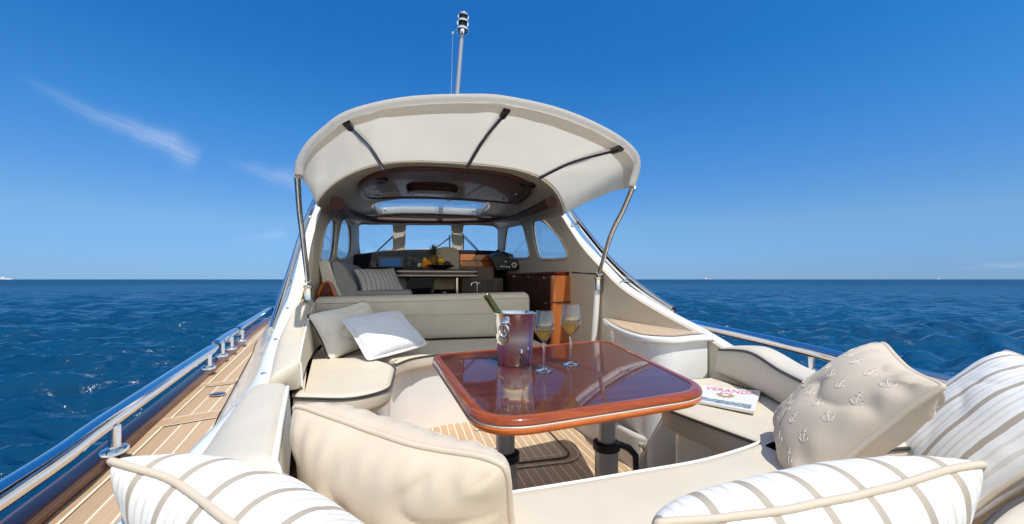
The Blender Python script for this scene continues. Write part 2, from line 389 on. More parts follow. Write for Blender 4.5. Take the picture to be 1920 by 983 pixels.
# ------------------------------------------------------------------ sea
SEA = -2.0
def build_sea():
    th = np.concatenate([np.arange(-62, 62, .17), np.arange(62, 298, 1.0)]) * math.pi / 180 + YAW
    rad = np.concatenate([[.3], np.exp(np.arange(math.log(1.2), math.log(700), .0095)), np.exp(np.linspace(math.log(720), math.log(45000), 46))])
    T, RR = np.meshgrid(th, rad); X = RR * np.sin(T); Y = RR * np.cos(T); Zs = np.zeros_like(X)
    sp = np.maximum(RR * .0095, RR * .003) + 1e-6
    wd = YAW + R(168)
    NW = 160; lam = np.exp(rng.uniform(math.log(.24), math.log(4.0), NW)); phs = rng.uniform(0, 2 * math.pi, NW); ang = wd + rng.normal(0, .5, NW)
    for l, p, a in zip(lam, phs, ang):
        k = 2 * math.pi / l; amp = .0122 * l ** .62 * (.62 if l < .6 else 1 if l < 1.6 else .78)
        w = np.clip((l / sp - 2.2) / 3.0, 0, 1)
        ph = k * (X * math.sin(a) + Y * math.cos(a)) + p
        Zs += amp * w * (np.sin(ph) + .22 * np.sin(2 * ph + 1.3))
    Zs *= np.clip((RR - 1) / 3, 0, 1)
    n, m = X.shape; co = np.stack([X, Y, Zs + SEA], -1).reshape(-1, 3).astype(np.float32)
    i, j = np.meshgrid(np.arange(n - 1), np.arange(m), indexing='ij'); j2 = (j + 1) % m
    q = np.stack([i * m + j, (i + 1) * m + j, (i + 1) * m + j2, i * m + j2], -1).reshape(-1, 4)
    me = bpy.data.meshes.new('sea'); me.vertices.add(len(co)); me.vertices.foreach_set('co', co.ravel())
    me.loops.add(q.size); me.loops.foreach_set('vertex_index', q.ravel().astype(np.int32)); me.polygons.add(len(q))
    me.polygons.foreach_set('loop_start', np.arange(0, q.size, 4, dtype=np.int32)); me.update(calc_edges=True)
    me.polygons.foreach_set('use_smooth', np.ones(len(q), bool)); me.validate()
    if me.polygons[len(me.polygons) // 2].normal.z < 0: me.flip_normals()
    def wb(nt):
        o = nt.coord('Object')
        a = nt.noise(nt.mapping(o, (1.0, 2.2, 1), (0, 0, R(-14))), 1.6, 5, .6, .4); b = nt.noise(nt.mapping(o, (1, 2, 1), (0, 0, R(-14))), 7, 4, .6, .3)
        c = nt.noise(nt.mapping(o, (1, 3.0, 1), (0, 0, R(-14))), .22, 4, .6, .3)
        n1 = nt.bump(c, .4, 1.2); n2 = nt.bump(a, .5, .16, n1); return nt.bump(b, .28, .03, n2)
    def wc(nt):
        n = nt.noise(nt.mapping(nt.coord('Object'), (1, 2.5, 1)), .05, 4, .6); return nt.ramp(n, [(.35, (.0004, .036, .092)), (.65, (.0007, .054, .130))])
    def wr_(nt):
        s_ = nt.sep(nt.coord('Object')); d = nt.math('SQRT', nt.math('ADD', nt.math('POWER', s_[0], 2.0), nt.math('POWER', s_[1], 2.0)))
        return nt.ramp(nt.math('DIVIDE', d, 400.0), [(0.0, .15), (.06, .17), (.25, .30), (.7, .44), (1.0, .46)])
    me.materials.append(mat('sea_water', wc, wr_, bump=wb, IOR=1.33, Specular_IOR_Level=.5))
    o = bpy.data.objects.new('sea', me); COL.objects.link(o); structure(o); return o
build_sea()
# ------------------------------------------------------------------ the yacht
SOLE = -1.03; TABZ = -.345; SEAT = -.50; CX = .39
yacht = thing('motor_yacht', 'white motor yacht with teak decks, mahogany trim and an open stern cockpit', 'yacht', (CX, 3.5, SEA))
def gunwale_port():
    return [V(-.60, -1.6, -.64), V(-.74, .2, -.64), V(-.80, .8, -.63), PZ(84, 983, -.62), PZ(200, 882, -.62), PZ(300, 790, -.60), PZ(400, 700, -.57), PZ(450, 654, -.535), PZ(496, 613, -.49),
            V(-1.55, 6.6, -.44), V(-1.42, 8.5, -.34), V(-.95, 11, -.2), V(CX - .05, 13.6, 0)]
def gunwale_star():
    return [V(1.5, -1.6, -.64), V(1.66, .2, -.60), V(1.74, .8, -.57), V(1.86, 1.5, -.52), V(1.98, 2.1, -.485), V(2.13, 2.9, -.465), V(2.3, 4.2, -.45), V(2.33, 6.6, -.42), V(2.2, 8.5, -.34), V(1.73, 11, -.2), V(CX + .05, 13.6, 0)]
GP = resample(spline(gunwale_port(), 120), 110); GS = resample(spline(gunwale_star(), 110), 110)
def hull_part():
    b = MB()
    for g, s in ((GP, -1), (GS, 1)):
        rows = []
        for p in g:
            w = p.x - CX
            rows.append([V(p.x + s * .098, p.y, p.z - .02), V(CX + w * 1.0 + s * .10, p.y, p.z - .16), V(CX + w * .95 + s * .05, p.y - .02, (p.z + SEA) * .5 - .1), V(CX + w * .86, p.y - .08, SEA + .05), V(CX + w * .72, p.y - .15, SEA - .5)])
        b.grid(rows)
    # transom
    a, c = GP[0], GS[0]; b.add([V(a.x - .098, a.y, a.z - .02), V(c.x + .098, c.y, c.z - .02), V(CX + (c.x - CX) * .72, a.y - .15, SEA - .5), V(CX + (a.x - CX) * .72, a.y - .15, SEA - .5)], [(0, 1, 2, 3)])
    b.build('hull', M['gel'], yacht, 60)
hull_part()
def sweep_profile(path, prof, side):
    # prof: list of (outward, up); swept along a near-horizontal path
    P = path; rings = []
    for i, p in enumerate(P):
        t = (P[min(i + 1, len(P) - 1)] - P[max(i - 1, 0)]); t.z = 0; t.normalize(); o = V(t.y, -t.x, 0) * side
        rings.append([p + o * a + V(0, 0, c) for a, c in prof])
    return rings
def toe_profile(w=.092, h=.045):
    pr = [(0, -.06)]
    for k in range(5): a = math.pi / 2 * k / 4; pr.append((.010 - .010 * math.cos(a), h - .010 + .010 * math.sin(a)))
    for k in range(9): a = math.pi / 2 * k / 8; pr.append((w - .05 + .05 * math.sin(a), h - .05 + .05 * math.cos(a)))
    pr.append((w, -.06)); return pr
for g, s in ((GP, -1), (GS, 1)):
    MB().loft(sweep_profile(g, toe_profile(), s)).build('toe_rail', M['toe'], yacht, 50)
# --- coamings that sweep up into the cabin sides: cap line of each side (inner edge)
CAPP = [V(-.46, -.6, -.47), V(-.47, .5, -.47), V(-.50, 1.2, -.462), V(-.575, 2.05, -.45), V(-.66, 2.6, -.36), V(-.705, 3.0, -.225), V(-.72, 3.26, -.116), V(-.72, 3.45, .07), V(-.72, 3.62, .26), V(-.715, 3.82, .46), V(-.70, 4.02, .65)]
CAPS = [V(1.38, -.6, -.44), V(1.52, .5, -.44), V(1.63, 1.2, -.43), V(1.66, 1.75, -.41)] + [PX(1342, 642, 1.63), PX(1305, 620, 1.60), PX(1239, 585, 1.55), PX(1168, 540, 1.52), PX(1125, 497, 1.50), PX(1100, 470, 1.49), PX(1075, 440, 1.48), PX(1050, 400, 1.47)]
CP = resample(spline(CAPP, 90), 90); CS = resample(spline(CAPS, 90), 90)
def wall_x(side, y):
    return interp(y, [3.7, 6.05], [-.74, -.62]) if side < 0 else interp(y, [3.7, 6.05], [1.50, 1.31])
# inboard edge of the side decks
DIP = [V(-.50, -1.6, -.64), V(-.56, .2, -.63), V(-.60, .9, -.625), PZ(375, 838, -.615), PZ(420, 760, -.60), PZ(470, 668, -.57), PZ(497, 628, -.53), V(-1.20, 6.2, -.46), V(-.95, 8.2, -.36), V(-.5, 10.4, -.24), V(CX - .03, 13.3, -.02)]
DIS = [V(1.46, -1.6, -.64), V(1.6, .2, -.60), V(1.70, .9, -.57), V(1.76, 1.5, -.52), V(1.80, 2.1, -.485), V(1.84, 2.9, -.465), V(1.9, 4.2, -.45), V(1.9, 6.2, -.43), V(1.7, 8.2, -.36), V(1.3, 10.4, -.24), V(CX + .03, 13.3, -.02)]
DP = resample(spline(DIP, 100), 110); DS = resample(spline(DIS, 100), 110)
def at_y(path, y):
    ys = [p.y for p in path]
    return V(interp(y, ys, [p.x for p in path]), y, interp(y, ys, [p.z for p in path]))
def deck(g, d, s):
    ys = np.concatenate([np.arange(-1.55, 6.4, .06), np.arange(6.4, 13.3, .15)]); rows, uvs = [], []; L = 0; last = None
    for y in ys:
        a, c = at_y(g, y), at_y(d, y)
        if last: L += (a - last).length
        last = a; w = (a - c).length
        rows.append([a.lerp(c, t / 8) for t in range(9)]); uvs.append([(L, w * t / 8 + .031) for t in range(9)])
    MB().grid(rows, uvs=uvs).build('side_deck', M['teakdeck'], yacht)
    # margin plank along the toe rail and a king plank across with pale seams
    m = MB(); m.grid([[r[0] + V(0, 0, .003), r[0].lerp(r[-1], .03 / max(.1, (r[0] - r[-1]).length)) + V(0, 0, .003)] for r in rows]); m.build('margin_plank', M['teakedge'], yacht)
    m = MB(); m.grid([[r[0].lerp(r[-1], q / max(.1, (r[0] - r[-1]).length)) + V(0, 0, .0045) for q in (.03, .038)] for r in rows]); m.build('deck_seam', M['caulk'], yacht)
deck(GP, DP, -1); deck(GS, DS, 1)
def cross_plank(y, w):
    b = MB(); c = MB()
    def row(y, dz, shift): 
        a, d = at_y(GP, y), at_y(DP, y + shift); return [a.lerp(d, t) + V(0, 0, dz) for t in (.04, .35, .7, 1)]
    b.grid([row(y, .006, .1), row(y + w, .006, .1)])
    c.grid([row(y - .008, .0055, .1), row(y, .0055, .1)]); c.grid([row(y + w, .0055, .1), row(y + w + .008, .0055, .1)])
    b.build('cross_plank', M['teakedge'], yacht); c.build('deck_seam', M['caulk'], yacht)
cross_plank(2.02, .09); cross_plank(2.62, .06)
fc = PZ(408, 740, -.588)
MB().lathe([(0, 0), (.036, 0), (.036, .004), (.028, .007), (.0, .007)], fc, 24).build('deck_filler_cap', M['steel'], yacht)
# --- coaming and cabin-side skins
def cap_out(p, s): 
    return p + V(s * interp(p.y, [1, 2.4, 3.2, 4], [.05, .08, .075, .06]), 0, -.006)
def skin(cap, d, s):
    b = MB(); rows = []
    for p in cap:
        if p.y > 4.02: continue
        o = cap_out(p, s); f = at_y(d, p.y); k = 7
        rr = [p + V(0, 0, 0), p.lerp(o, .12) + V(0, 0, .012), p.lerp(o, .5) + V(0, 0, .017), p.lerp(o, .88) + V(0, 0, .012), o]
        for t in range(1, k + 1):
            q = t / k; e = V(lerp(o.x, f.x, q ** 1.5), p.y, lerp(o.z, f.z - .01, q)); rr.append(e)
        rows.append(rr)
    b.grid(rows)
    rows = []     # lower cabin side further forward, below the window sill
    for y in np.arange(4.02, 6.3, .12):
        f = at_y(d, y); x = wall_x(s, y) + s * .03; zt = lerp(.64, .18, min(1, (y - 4.02) / .05)); t0 = V(x, y, .16)
        rows.append([t0] + [V(lerp(t0.x, f.x, q ** 1.5), y, lerp(t0.z, f.z - .01, q)) for q in (.2, .4, .6, .8, 1)])
    b.grid(rows)
    b.build('coaming', M['gel'], yacht, 50)
skin(CP, DP, -1); skin(CS, DS, 1)
fd = MB(); rows = []     # foredeck trunk in front of the windscreen
for y in np.arange(6.05, 13.2, .35):
    a, c = at_y(DP, y), at_y(DS, y); h = max(0, interp(y, [6.05, 7.5, 10.5], [.30, .25, 0]) + .44) if y < 10.5 else 0.02
    rows.append([a.lerp(c, t) + V(0, 0, h * (1 - abs(2 * t - 1) ** 3) * .95) for t in np.linspace(0, 1, 15)])
fd.grid(rows); fd.build('foredeck', M['gel'], yacht, 60)
for px, py in ((500, 697), (528, 636), (548, 580), (470, 775)):    # canopy studs on the coaming
    i = min(range(len(CP)), key=lambda k: (CP[k] - PD(px, py, (CP[k].x * SY + CP[k].y * CYW))).length); p = cap_out(CP[i], -1).lerp(CP[i], .5) + V(0, 0, .016)
    MB().lathe([(.012, -.004), (.012, .001), (.008, .005), (0, .006)], p, 16).build('canopy_stud', M['chrome'], yacht)
# --- inner side walls with window openings
def px_on_wall(side, pts):
    y0, y1 = 3.7, 6.05; x0, x1 = wall_x(side, y0), wall_x(side, y1); t = V(x1 - x0, y1 - y0, 0); nrm = V(t.y, -t.x, 0)
    return [(lambda q: (q.y, q.z))(PP(px, py, (x0, y0, 0), nrm)) for px, py in pts]
WINS = {1: [[(1000, 424), (1003, 413), (1012, 411), (1026, 418), (1043, 434), (1058, 455), (1067, 476), (1066, 483), (1058, 486), (1022, 487), (1012, 482), (1005, 458)],
            [(946, 462), (950, 432), (957, 419), (968, 413), (978, 416), (984, 425), (991, 452), (996, 476), (993, 484), (975, 485), (950, 483), (945, 478)]],
        -1: [[(627, 418), (621, 410), (613, 414), (605, 430), (599, 455), (596, 480), (598, 491), (612, 491), (620, 486), (625, 455)],
             [(656, 430), (650, 414), (643, 410), (636, 416), (631, 440), (627, 468), (628, 484), (640, 487), (653, 480), (657, 462)]]}
def wall_shape(side, y):
    # plan line of the inner side walls
    if y >= 3.7: return wall_x(side, y)
    cap = CP if side < 0 else CS
    xc = at_y(cap, min(y, 3.6)).x
    return lerp(xc, wall_x(side, 3.7), max(0, min(1, (y - 3.3) / .4)))
for side, cap in ((-1, CP), (1, CS)):
    wg = MB(); ys = [y for y in np.arange(-.5, 3.72, .05)]; cols = []
    for y in ys:
        zt = at_y(cap, y).z - .003; cols.append([V(wall_shape(side, y) - side * .0, y, lerp(SOLE - .02, zt, q)) for q in np.linspace(0, 1, 12)])
    wg.grid(cols); wg.build('cockpit_side', M['liner'], yacht, 60, solid=.031)
    y1 = ys[-1]; outer = [(y1, SOLE - .02), (y1, at_y(cap, y1).z - .003)] + [(p.y, p.z - .003) for p in cap if y1 + .03 < p.y < 3.98] + [(4.0, .66), (4.6, .70), (5.4, .72), (6.06, .73), (6.06, SOLE - .02)]
    holes = []
    for w in WINS[side]:
        q = spline([V(a, c) for a, c in px_on_wall(side, w)], 36, True); holes.append([(p.x, p.y) for p in q])
    pts, fs = fill_holes(outer, holes)
    MB().add([V(wall_shape(side, y), y, z) for y, z in pts], fs).build('cabin_side', M['liner'], yacht, 5, solid=.03)
    for h in holes:
        fr = MB(); loop = [V(wall_shape(side, y) - side * .016, y, z) for y, z in h]; fr.tube(loop, .014, 8, closed=True)
        f = fr.build('side_window', M['liner'], yacht)
        g = MB(); g.add([V(wall_shape(side, y), y, z) for y, z in h], [tuple(range(len(h)))]); g.build('pane', M['paneside'], f, 180)
        s_ = MB(); s_.tube([V(wall_shape(side, y) - side * .002, y, z) for y, z in [tuple(lerp(np.array(p), np.mean(h, 0), .03)) for p in h]], .006, 6, closed=True); s_.build('gasket', M['blackrub'], f)
# --- roof with a sunroof opening
def roof_z(u, y, drop=0.0):
    zt = interp(y, [3.2, 3.65, 5, 6.1], [1.0, .985, .95, .90]); ze = interp(y, [3.65, 6.1], [.60, .715]); return ze + (zt - ze) * (max(0, 1 - abs(u) ** 2.8) ** .70 if u < 0 else max(0, 1 - u ** 4) ** .55) - drop
def roof_x(u, y):
    a, c = interp(y, [3.65, 6.1], [-.72, -.62]), interp(y, [3.65, 6.1], [1.47, 1.31]); return (a + c) / 2 + u * (c - a) / 2
def aft_edge(u): return 3.66 + .16 * abs(u) ** 4
HX0, HX1, HY0, HY1 = -.36, 1.0, 5.05, 5.90
us = sorted(set([round(x, 4) for x in np.sin(np.linspace(-math.pi / 2, math.pi / 2, 49))])); ts = np.linspace(0, 1, 36)
def roof_sheet(drop, name, m):
    b = MB(); idx = {}; pts = []; fs = []
    def P(i, j):
        if (i, j) not in idx:
            u = us[i]; y = lerp(aft_edge(u), 6.12, ts[j]); idx[i, j] = len(pts); pts.append(V(roof_x(u, y), y, roof_z(u, y, drop)))
        return idx[i, j]
    def inside(p):   # rounded rectangle
        hx, hy = (HX1 - HX0) / 2, (HY1 - HY0) / 2; dx, dy = abs(p.x - (HX0 + HX1) / 2) / hx, abs(p.y - (HY0 + HY1) / 2) / hy
        return dx ** 6.6 + dy ** 6.6 < 1
    for i in range(len(us) - 1):
        for j in range(len(ts) - 1):
            q = [P(i, j), P(i + 1, j), P(i + 1, j + 1), P(i, j + 1)]
            c = sum((pts[k] for k in q), V(0, 0, 0)) / 4
            if not inside(c): fs.append(tuple(q))
    b.add(pts, fs); return b.build(name, m, yacht, 40)
roof_sheet(0, 'roof_liner', M['liner']); roof_sheet(-.05, 'cabin_roof', M['gel'])
def hatch_loop(k, dz, n=56):
    out = []
    for i in range(n):
        a = 2 * math.pi * i / n; c, s = math.cos(a), math.sin(a); x = (HX0 + HX1) / 2 + (HX1 - HX0) / 2 * k * abs(c) ** .3 * (1 if c > 0 else -1); y = (HY0 + HY1) / 2 + (HY1 - HY0) / 2 * k * abs(s) ** .3 * (1 if s > 0 else -1)
        a_, c_ = roof_x(-1, y), roof_x(1, y); u = (x - (a_ + c_) / 2) / ((c_ - a_) / 2); out.append(V(x, y, roof_z(u, y) + dz))
    return out
hb = MB(); hb.grid([hatch_loop(1.045, -.006), hatch_loop(1.0, -.014), hatch_loop(.985, -.006), hatch_loop(.975, .075), hatch_loop(1.06, .08)], closed_u=True)
sk = hb.build('skylight_frame', M['gel'], yacht, 60)
g = MB(); g.add(hatch_loop(.974, .070), [tuple(range(56))]); g.build('pane', M['pane'], sk, 180)
eb = MB(); eb.grid([[V(roof_x(u, aft_edge(u)), aft_edge(u), roof_z(u, aft_edge(u), d)) for u in us] for d in (0, -.05)]); eb.build('roof_edge', M['liner'], yacht, 60)
# walnut ceiling panel and its fittings
def ceil_pt(x, y, dz):
    a, c = roof_x(-1, y), roof_x(1, y); u = (x - (a + c) / 2) / ((c - a) / 2); return V(x, y, roof_z(u, y) + dz)
def super_loop(x0, x1, y0, y1, e, k, dz, n=64, y_round=True):
    out = []
    for i in range(n):
        a = 2 * math.pi * i / n; c, s = math.cos(a), math.sin(a)
        out.append(ceil_pt((x0 + x1) / 2 + (x1 - x0) / 2 * k * abs(c) ** e * (1 if c > 0 else -1), (y0 + y1) / 2 + (y1 - y0) / 2 * k * abs(s) ** e * (1 if s > 0 else -1), dz))
    return out
cp = MB(); args = (-.43, 1.23, 3.76, 4.96, .55)
cp.grid([super_loop(*args, 1.0, -.004), super_loop(*args, 1.0, -.03), super_loop(*args, .985, -.034), super_loop(*args, .955, -.034), super_loop(*args, .95, -.022)] + [super_loop(*args, k, -.022) for k in (.8, .6, .4, .2, .02)], closed_u=True)
panel = cp.build('ceiling_panel', M['ceilwood'], yacht, 30)
def ceil_px(px, py, z=.93): 
    p = PZ(px, py, z)
    for _ in range(6): p = PZ(px, py, ceil_pt(p.x, min(6, max(3.7, p.y)), 0).z - .022)
    return p
p = ceil_px(812, 350); lm = MB()
def lamp_loop(k, dz, e=.5): return [ceil_pt(p.x + .26 * k * abs(math.cos(a)) ** e * (1 if math.cos(a) > 0 else -1), p.y + .12 + .14 * k * abs(math.sin(a)) ** e * (1 if math.sin(a) > 0 else -1), dz) for a in [2 * math.pi * i / 40 for i in range(40)]]
lm.grid([lamp_loop(1, -.02), lamp_loop(1, -.055), lamp_loop(.93, -.065), lamp_loop(.88, -.065)], closed_u=True); lo = lm.build('ceiling_light', M['mahogdark'], panel, 40)
lm = MB(); lm.grid([lamp_loop(.9, -.062), lamp_loop(.8, -.075), lamp_loop(.4, -.08), lamp_loop(.02, -.08)], closed_u=True); lm.build('lamp_diffuser', mat('frosted_diffuser', (.45, .45, .47), .3), panel, 60)
for q in ((710, 339), (990, 349)):
    c = ceil_px(*q); MB().lathe([(.085, .012), (.085, -.006), (.07, -.010), (.06, -.004), (0, -.002)], c, 28).build('speaker', M['black'], panel)
for q in ((705, 356), (707, 367), (967, 364), (946, 374)):
    c = ceil_px(*q); MB().lathe([(.028, .01), (.028, -.006), (.02, -.008), (.016, 0), (0, 0)], c, 18).build('downlight', M['chrome'], panel)
# mahogany cornice round the cabin under the roof
cn = spline([PY(632, 381, 3.75), PY(640, 390, 4.1), PY(655, 402, 4.9), PY(690, 411, 5.7), PY(760, 414, 5.88), PY(830, 415, 5.9), PY(890, 414, 5.86), PY(930, 413, 5.68), PY(962, 409, 5.0), PY(982, 402, 4.6), PY(1000, 395, 4.25), PY(1020, 386, 3.92), PY(1034, 379, 3.72)], 70)
MB().tube(cn, [lerp(.058, .036, math.sin(math.pi * i / (len(cn) - 1)) ** .6) for i in range(len(cn))], 14).build('cornice', M['cornice'], yacht, 60)
# --- windscreen wall with three openings
def wnd(pts, y=6.05): return [(lambda q: (q.x, q.z))(PY(px, py, y)) for px, py in pts]
holes = [[(p.x, p.y) for p in spline([V(*a) for a in wnd(w)], 48, True)] for w in (
    [(671, 428), (675, 421), (700, 421), (734, 421), (738, 425), (738, 448), (737, 467), (720, 471), (682, 477), (675, 474), (672, 452)],
    [(760, 428), (764, 422), (805, 422), (842, 422), (847, 426), (847, 446), (846, 466), (805, 468), (764, 470), (759, 466), (759, 446)],
    [(867, 428), (871, 422), (900, 422), (931, 425), (936, 430), (934, 452), (931, 471), (900, 473), (871, 471), (866, 466), (866, 446)])]
outer = [(-.64, .1), (1.33, .1)] + [(roof_x(u, 6.05), roof_z(u, 6.05) - .004) for u in np.linspace(1, -1, 25)]
pts, fs = fill_holes(outer, holes)
MB().add([V(x, 6.05, z) for x, z in pts], fs).build('windscreen_wall', M['liner'], yacht, 30, solid=.05)
for h in holes:
    f = MB().tube([V(x, 6.02, z) for x, z in h], .010, 8, closed=True).build('windscreen', M['liner'], yacht)
    MB().add([V(x, 6.05, z) for x, z in h], [tuple(range(len(h)))]).build('pane', M['pane'], f, 180)
    MB().tube([V(x, 6.032, z) for x, z in h], .009, 6, closed=True).build('gasket', M['blackrub'], f)
for a, c in (((739, 441), (700, 478)), ((843, 446), (808, 472)), ((869, 444), (903, 478))):
    q0, q1 = PY(*a, 6.12), PY(*c, 6.12); o = V(.022, 0, .012); w = MB(); w.tube([q0, q1], .008, 6); w.tube([q0 + o, q1 + o * .6], .006, 6); w.tube([q0 + V(0, 0, .04), q0 - V(0, 0, .32)], .009, 6)
    w.build('wiper', M['black'], yacht)
# --- cockpit floor, its hatch, cabin floor and bulkhead pieces
def flat(poly, z, name, m, uvdir='y', parent=yacht):
    b = MB(); b.add([V(x, y, z) for x, y in poly], [tuple(range(len(poly)))], [((y, x + .02) if uvdir == 'y' else (x, y)) for x, y in poly]); return b.build(name, m, parent, 180)
flat([(-.72, .2), (1.75, .2), (1.75, 3.75), (-.72, 3.75)], SOLE, 'cockpit_sole', M['teak'])
def seam(path, w, z, name, m, closed=False):
    P = [Vector((*p, 0)) for p in path]; N = len(P); rows = []
    for i, p in enumerate(P):
        t = (P[(i + 1) % N] - P[i - 1]) if closed else (P[min(i + 1, N - 1)] - P[max(i - 1, 0)]); t.normalize(); q = V(-t.y, t.x, 0) * w / 2
        rows.append([V(*(p + q)[:2], z), V(*(p - q)[:2], z)])
    return MB().grid(rows, closed_v=closed).build(name, m, yacht)
hp = roundpoly([PZ(870, 895, SOLE)[:2], PZ(1085, 868, SOLE)[:2], PZ(1040, 818, SOLE)[:2], PZ(1018, 790, SOLE)[:2], PZ(860, 800, SOLE)[:2]], .05)
y_in = PZ(1000, 868, SOLE).y; xr = PZ(1080, 866, SOLE).x
hp = roundpoly([(-.05, y_in), (xr, y_in), (xr, 3.3), (-.05, 3.3)], .09)
hpl = hp + [hp[0]]
flat(inset(hp, -.055), SOLE + .004, 'hatch_margin', M['teakedge']); flat(hp, SOLE + .008, 'hatch_cover', M['teak'])
seam(hp, .012, SOLE + .012, 'hatch_groove', M['blackrub'], True); seam(inset(hp, .045), .006, SOLE + .012, 'hatch_seam', M['caulk'], True)
seam(inset(hp, -.055), .006, SOLE + .012, 'hatch_seam', M['caulk'], True)
rp = PZ(897, 805, SOLE + .012); MB().lathe([(0, 0), (.026, 0), (.026, .004), (.018, .007), (.012, .003), (0, .003)], rp, 24).build('lift_ring', M['chrome'], yacht)
flat([(-.70, 3.9), (1.48, 3.9), (1.3, 6.1), (-.6, 6.1)], -.62, 'cabin_sole', M['mahogdark'])
MB().box((-.70, 3.72, SOLE), (1.47, 3.90, -.615)).build('cabin_step', M['liner'], yacht, bevel=.01)
# starboard locker with the teak side step on top
SZ = -.298
shelf = [PZ(1300, 630, SZ), PZ(1262, 633, SZ), PZ(1200, 629, SZ), PZ(1160, 617, SZ), PZ(1137, 604, SZ), PZ(1124, 591, SZ), PZ(1128, 583, SZ)]
cy_ = [V(p.x, p.y, 0) for p in spline([V(p.x, p.y, 0) for p in shelf], 40)]
ymax = max(p.y for p in cy_); cut = [p for p in cy_ if p.x < at_y(CS, p.y).x - .02]
yf = cut[-1].y; outer_e = [(at_y(CS, y).x + .004, y) for y in np.linspace(yf, 1.98, 10)]
poly = ccw([(p.x, p.y) for p in resample(cut, 40)] + outer_e)
lk = MB(); lk.prism(poly, SZ - .036, SZ, .012, 4)
lo = lk.build('step_rim', M['gel'], yacht, 45)
tp = inset(poly, .03); tb = MB(); tb.add([V(x, y, SZ + .004) for x, y in tp], [tuple(range(len(tp)))], [(y * .985 + x * .17, x * .985 - y * .17) for x, y in tp]); tb.build('step_teak', mat('step_teak_strips', teak(.034, .005), .6, bump=teak_bump), lo, 180)
seam(inset(tp, .03) + [], .006, SZ + .0075, 'step_seam', M['caulk'], True)
lb = inset(poly, .028); MB().prism(lb, SOLE, SZ - .034, 0).build('side_locker', M['gel'], yacht, 40)
# low step box on the cockpit floor
bx = [PZ(1166, 776, -.84), PZ(1200, 800, -.84), PZ(1243, 808, -.84)]
sb = roundpoly([(1.20, 2.02), (1.62, 1.98), (1.62, 3.0), (1.12, 3.0)], [.10, .02, .02, .05])
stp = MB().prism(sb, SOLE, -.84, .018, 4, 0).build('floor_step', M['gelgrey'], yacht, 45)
tp = inset(sb, .035); tb = MB(); tb.add([V(x, y, -.836) for x, y in tp], [tuple(range(len(tp)))], [(x, y) for x, y in tp]); tb.build('step_teak', M['teak'], stp, 180)
q = PX(1204, 838, 1.17); MB().lathe([(0, 0), (.026, 0), (.026, .006), (.018, .009), (.01, .005), (0, .005)], V(q.x, q.y, q.z), 20, axis=(-1, 0, 0)).build('courtesy_light', M['steel'], stp)
# white bulkhead post on the starboard side
pt = [PX(1121, 524, 1.455), PX(1117, 590, 1.44), PX(1113, 640, 1.435)]; pt.append(V(pt[-1].x, pt[-1].y, SOLE))
MB().tube(pt, .024, 12).build('bulkhead_post', M['gel'], yacht, 60)
sm = MB(); sm.tube([PX(1072, 511, 1.478), PX(1118, 514, 1.478)], .006, 6); sm.build('panel_joint', M['blackrub'], yacht)
# exterior grab rails following the cabin sides
def grab(path):
    o = MB(); o.tube(resample(spline(path, 40), 40), .034, 14, flat=.62); r = o.build('grab_rail', M['chrome'], yacht, 60)
    for k in (0, .4, .9):
        i = int(k * (len(path) - 1)); p = Vector(path[i]); s = 1 if p.x > CX else -1
        MB().tube([p, p - V(s * .075, 0, .02)], .011, 8).build('rail_bracket', M['chrome'], r)
grab([PX(509, 622, -.80), PX(521, 580, -.83), PX(537, 530, -.84), PX(553, 480, -.84), PX(566, 438, -.83), PX(578, 405, -.82), PX(590, 378, -.81)])
grab([PX(1262, 584, 1.66), PX(1228, 562, 1.64), PX(1180, 525, 1.60), PX(1140, 486, 1.59), PX(1110, 450, 1.58), PX(1085, 418, 1.57), PX(1068, 395, 1.56)])
# ------------------------------------------------------------------ safety rails on the gunwales
def rail(name, label, pieces, stanch, base_dz, g):
    c = Vector(pieces[0][0]); t = thing(name, label, 'railing', (c.x, c.y, c.z - .15), 'safety rails along the gunwales')
    for pc in pieces:
        P = resample(spline(pc, 40), 30); MB().tube(P, [.024] + [.031] * 28 + [.024], 16).build('rail_tube', M['chrome'], t, 60)
    for p in stanch:
        s = MB(); top = p + V(0, 0, base_dz); s.tube([p + V(0, 0, .004), top], .017, 12, flat=1.0); q = s.build('stanchion', M['chrome'], t, 60)
        MB().loft([[p + V(math.cos(a) * .034 * k, math.sin(a) * .052 * k, z) for a in [2 * math.pi * i / 24 for i in range(24)]] for k, z in ((1, -.004), (1, .006), (.86, .012), (.5, .014))]).build('base_plate', M['chrome'], q, 50)
def gz(g, y, off, s): p = at_y(g, y); return V(p.x + s * off, y, p.z + .045)
def on_gun(px, py, g, s):
    z = -.56
    for _ in range(8): p = PZ(px, py, z); z = at_y(g, p.y).z + .045
    return PZ(px, py, z)
st = [on_gun(215, 846, GP, -1), on_gun(391, 690, GP, -1), on_gun(416, 667, GP, -1), on_gun(433, 654, GP, -1), on_gun(453, 639, GP, -1)]
def over(p, h): return p + V(0, 0, h)
zr = lambda p: p.z + .115
def rp(px, py, ref): return PZ(px, py, ref)
rail('safety_rail', 'thick polished rail along the left gunwale beside the teak side deck',
     [[V(-.70, -.4, -.492), V(-.775, .35, -.490), PZ(60, 891, -.486), PZ(213, 782, -.475), PZ(402, 652, -.445)],
      [PZ(404, 648, -.443), PZ(424, 633, -.437), PZ(443, 621, -.432)], [PZ(446, 618, -.43), PZ(475, 600, -.42), PZ(507, 580, -.40), V(-1.62, 6.2, -.38)]], st, .085, GP)
ss = [PZ(1515, 682, -.45)]
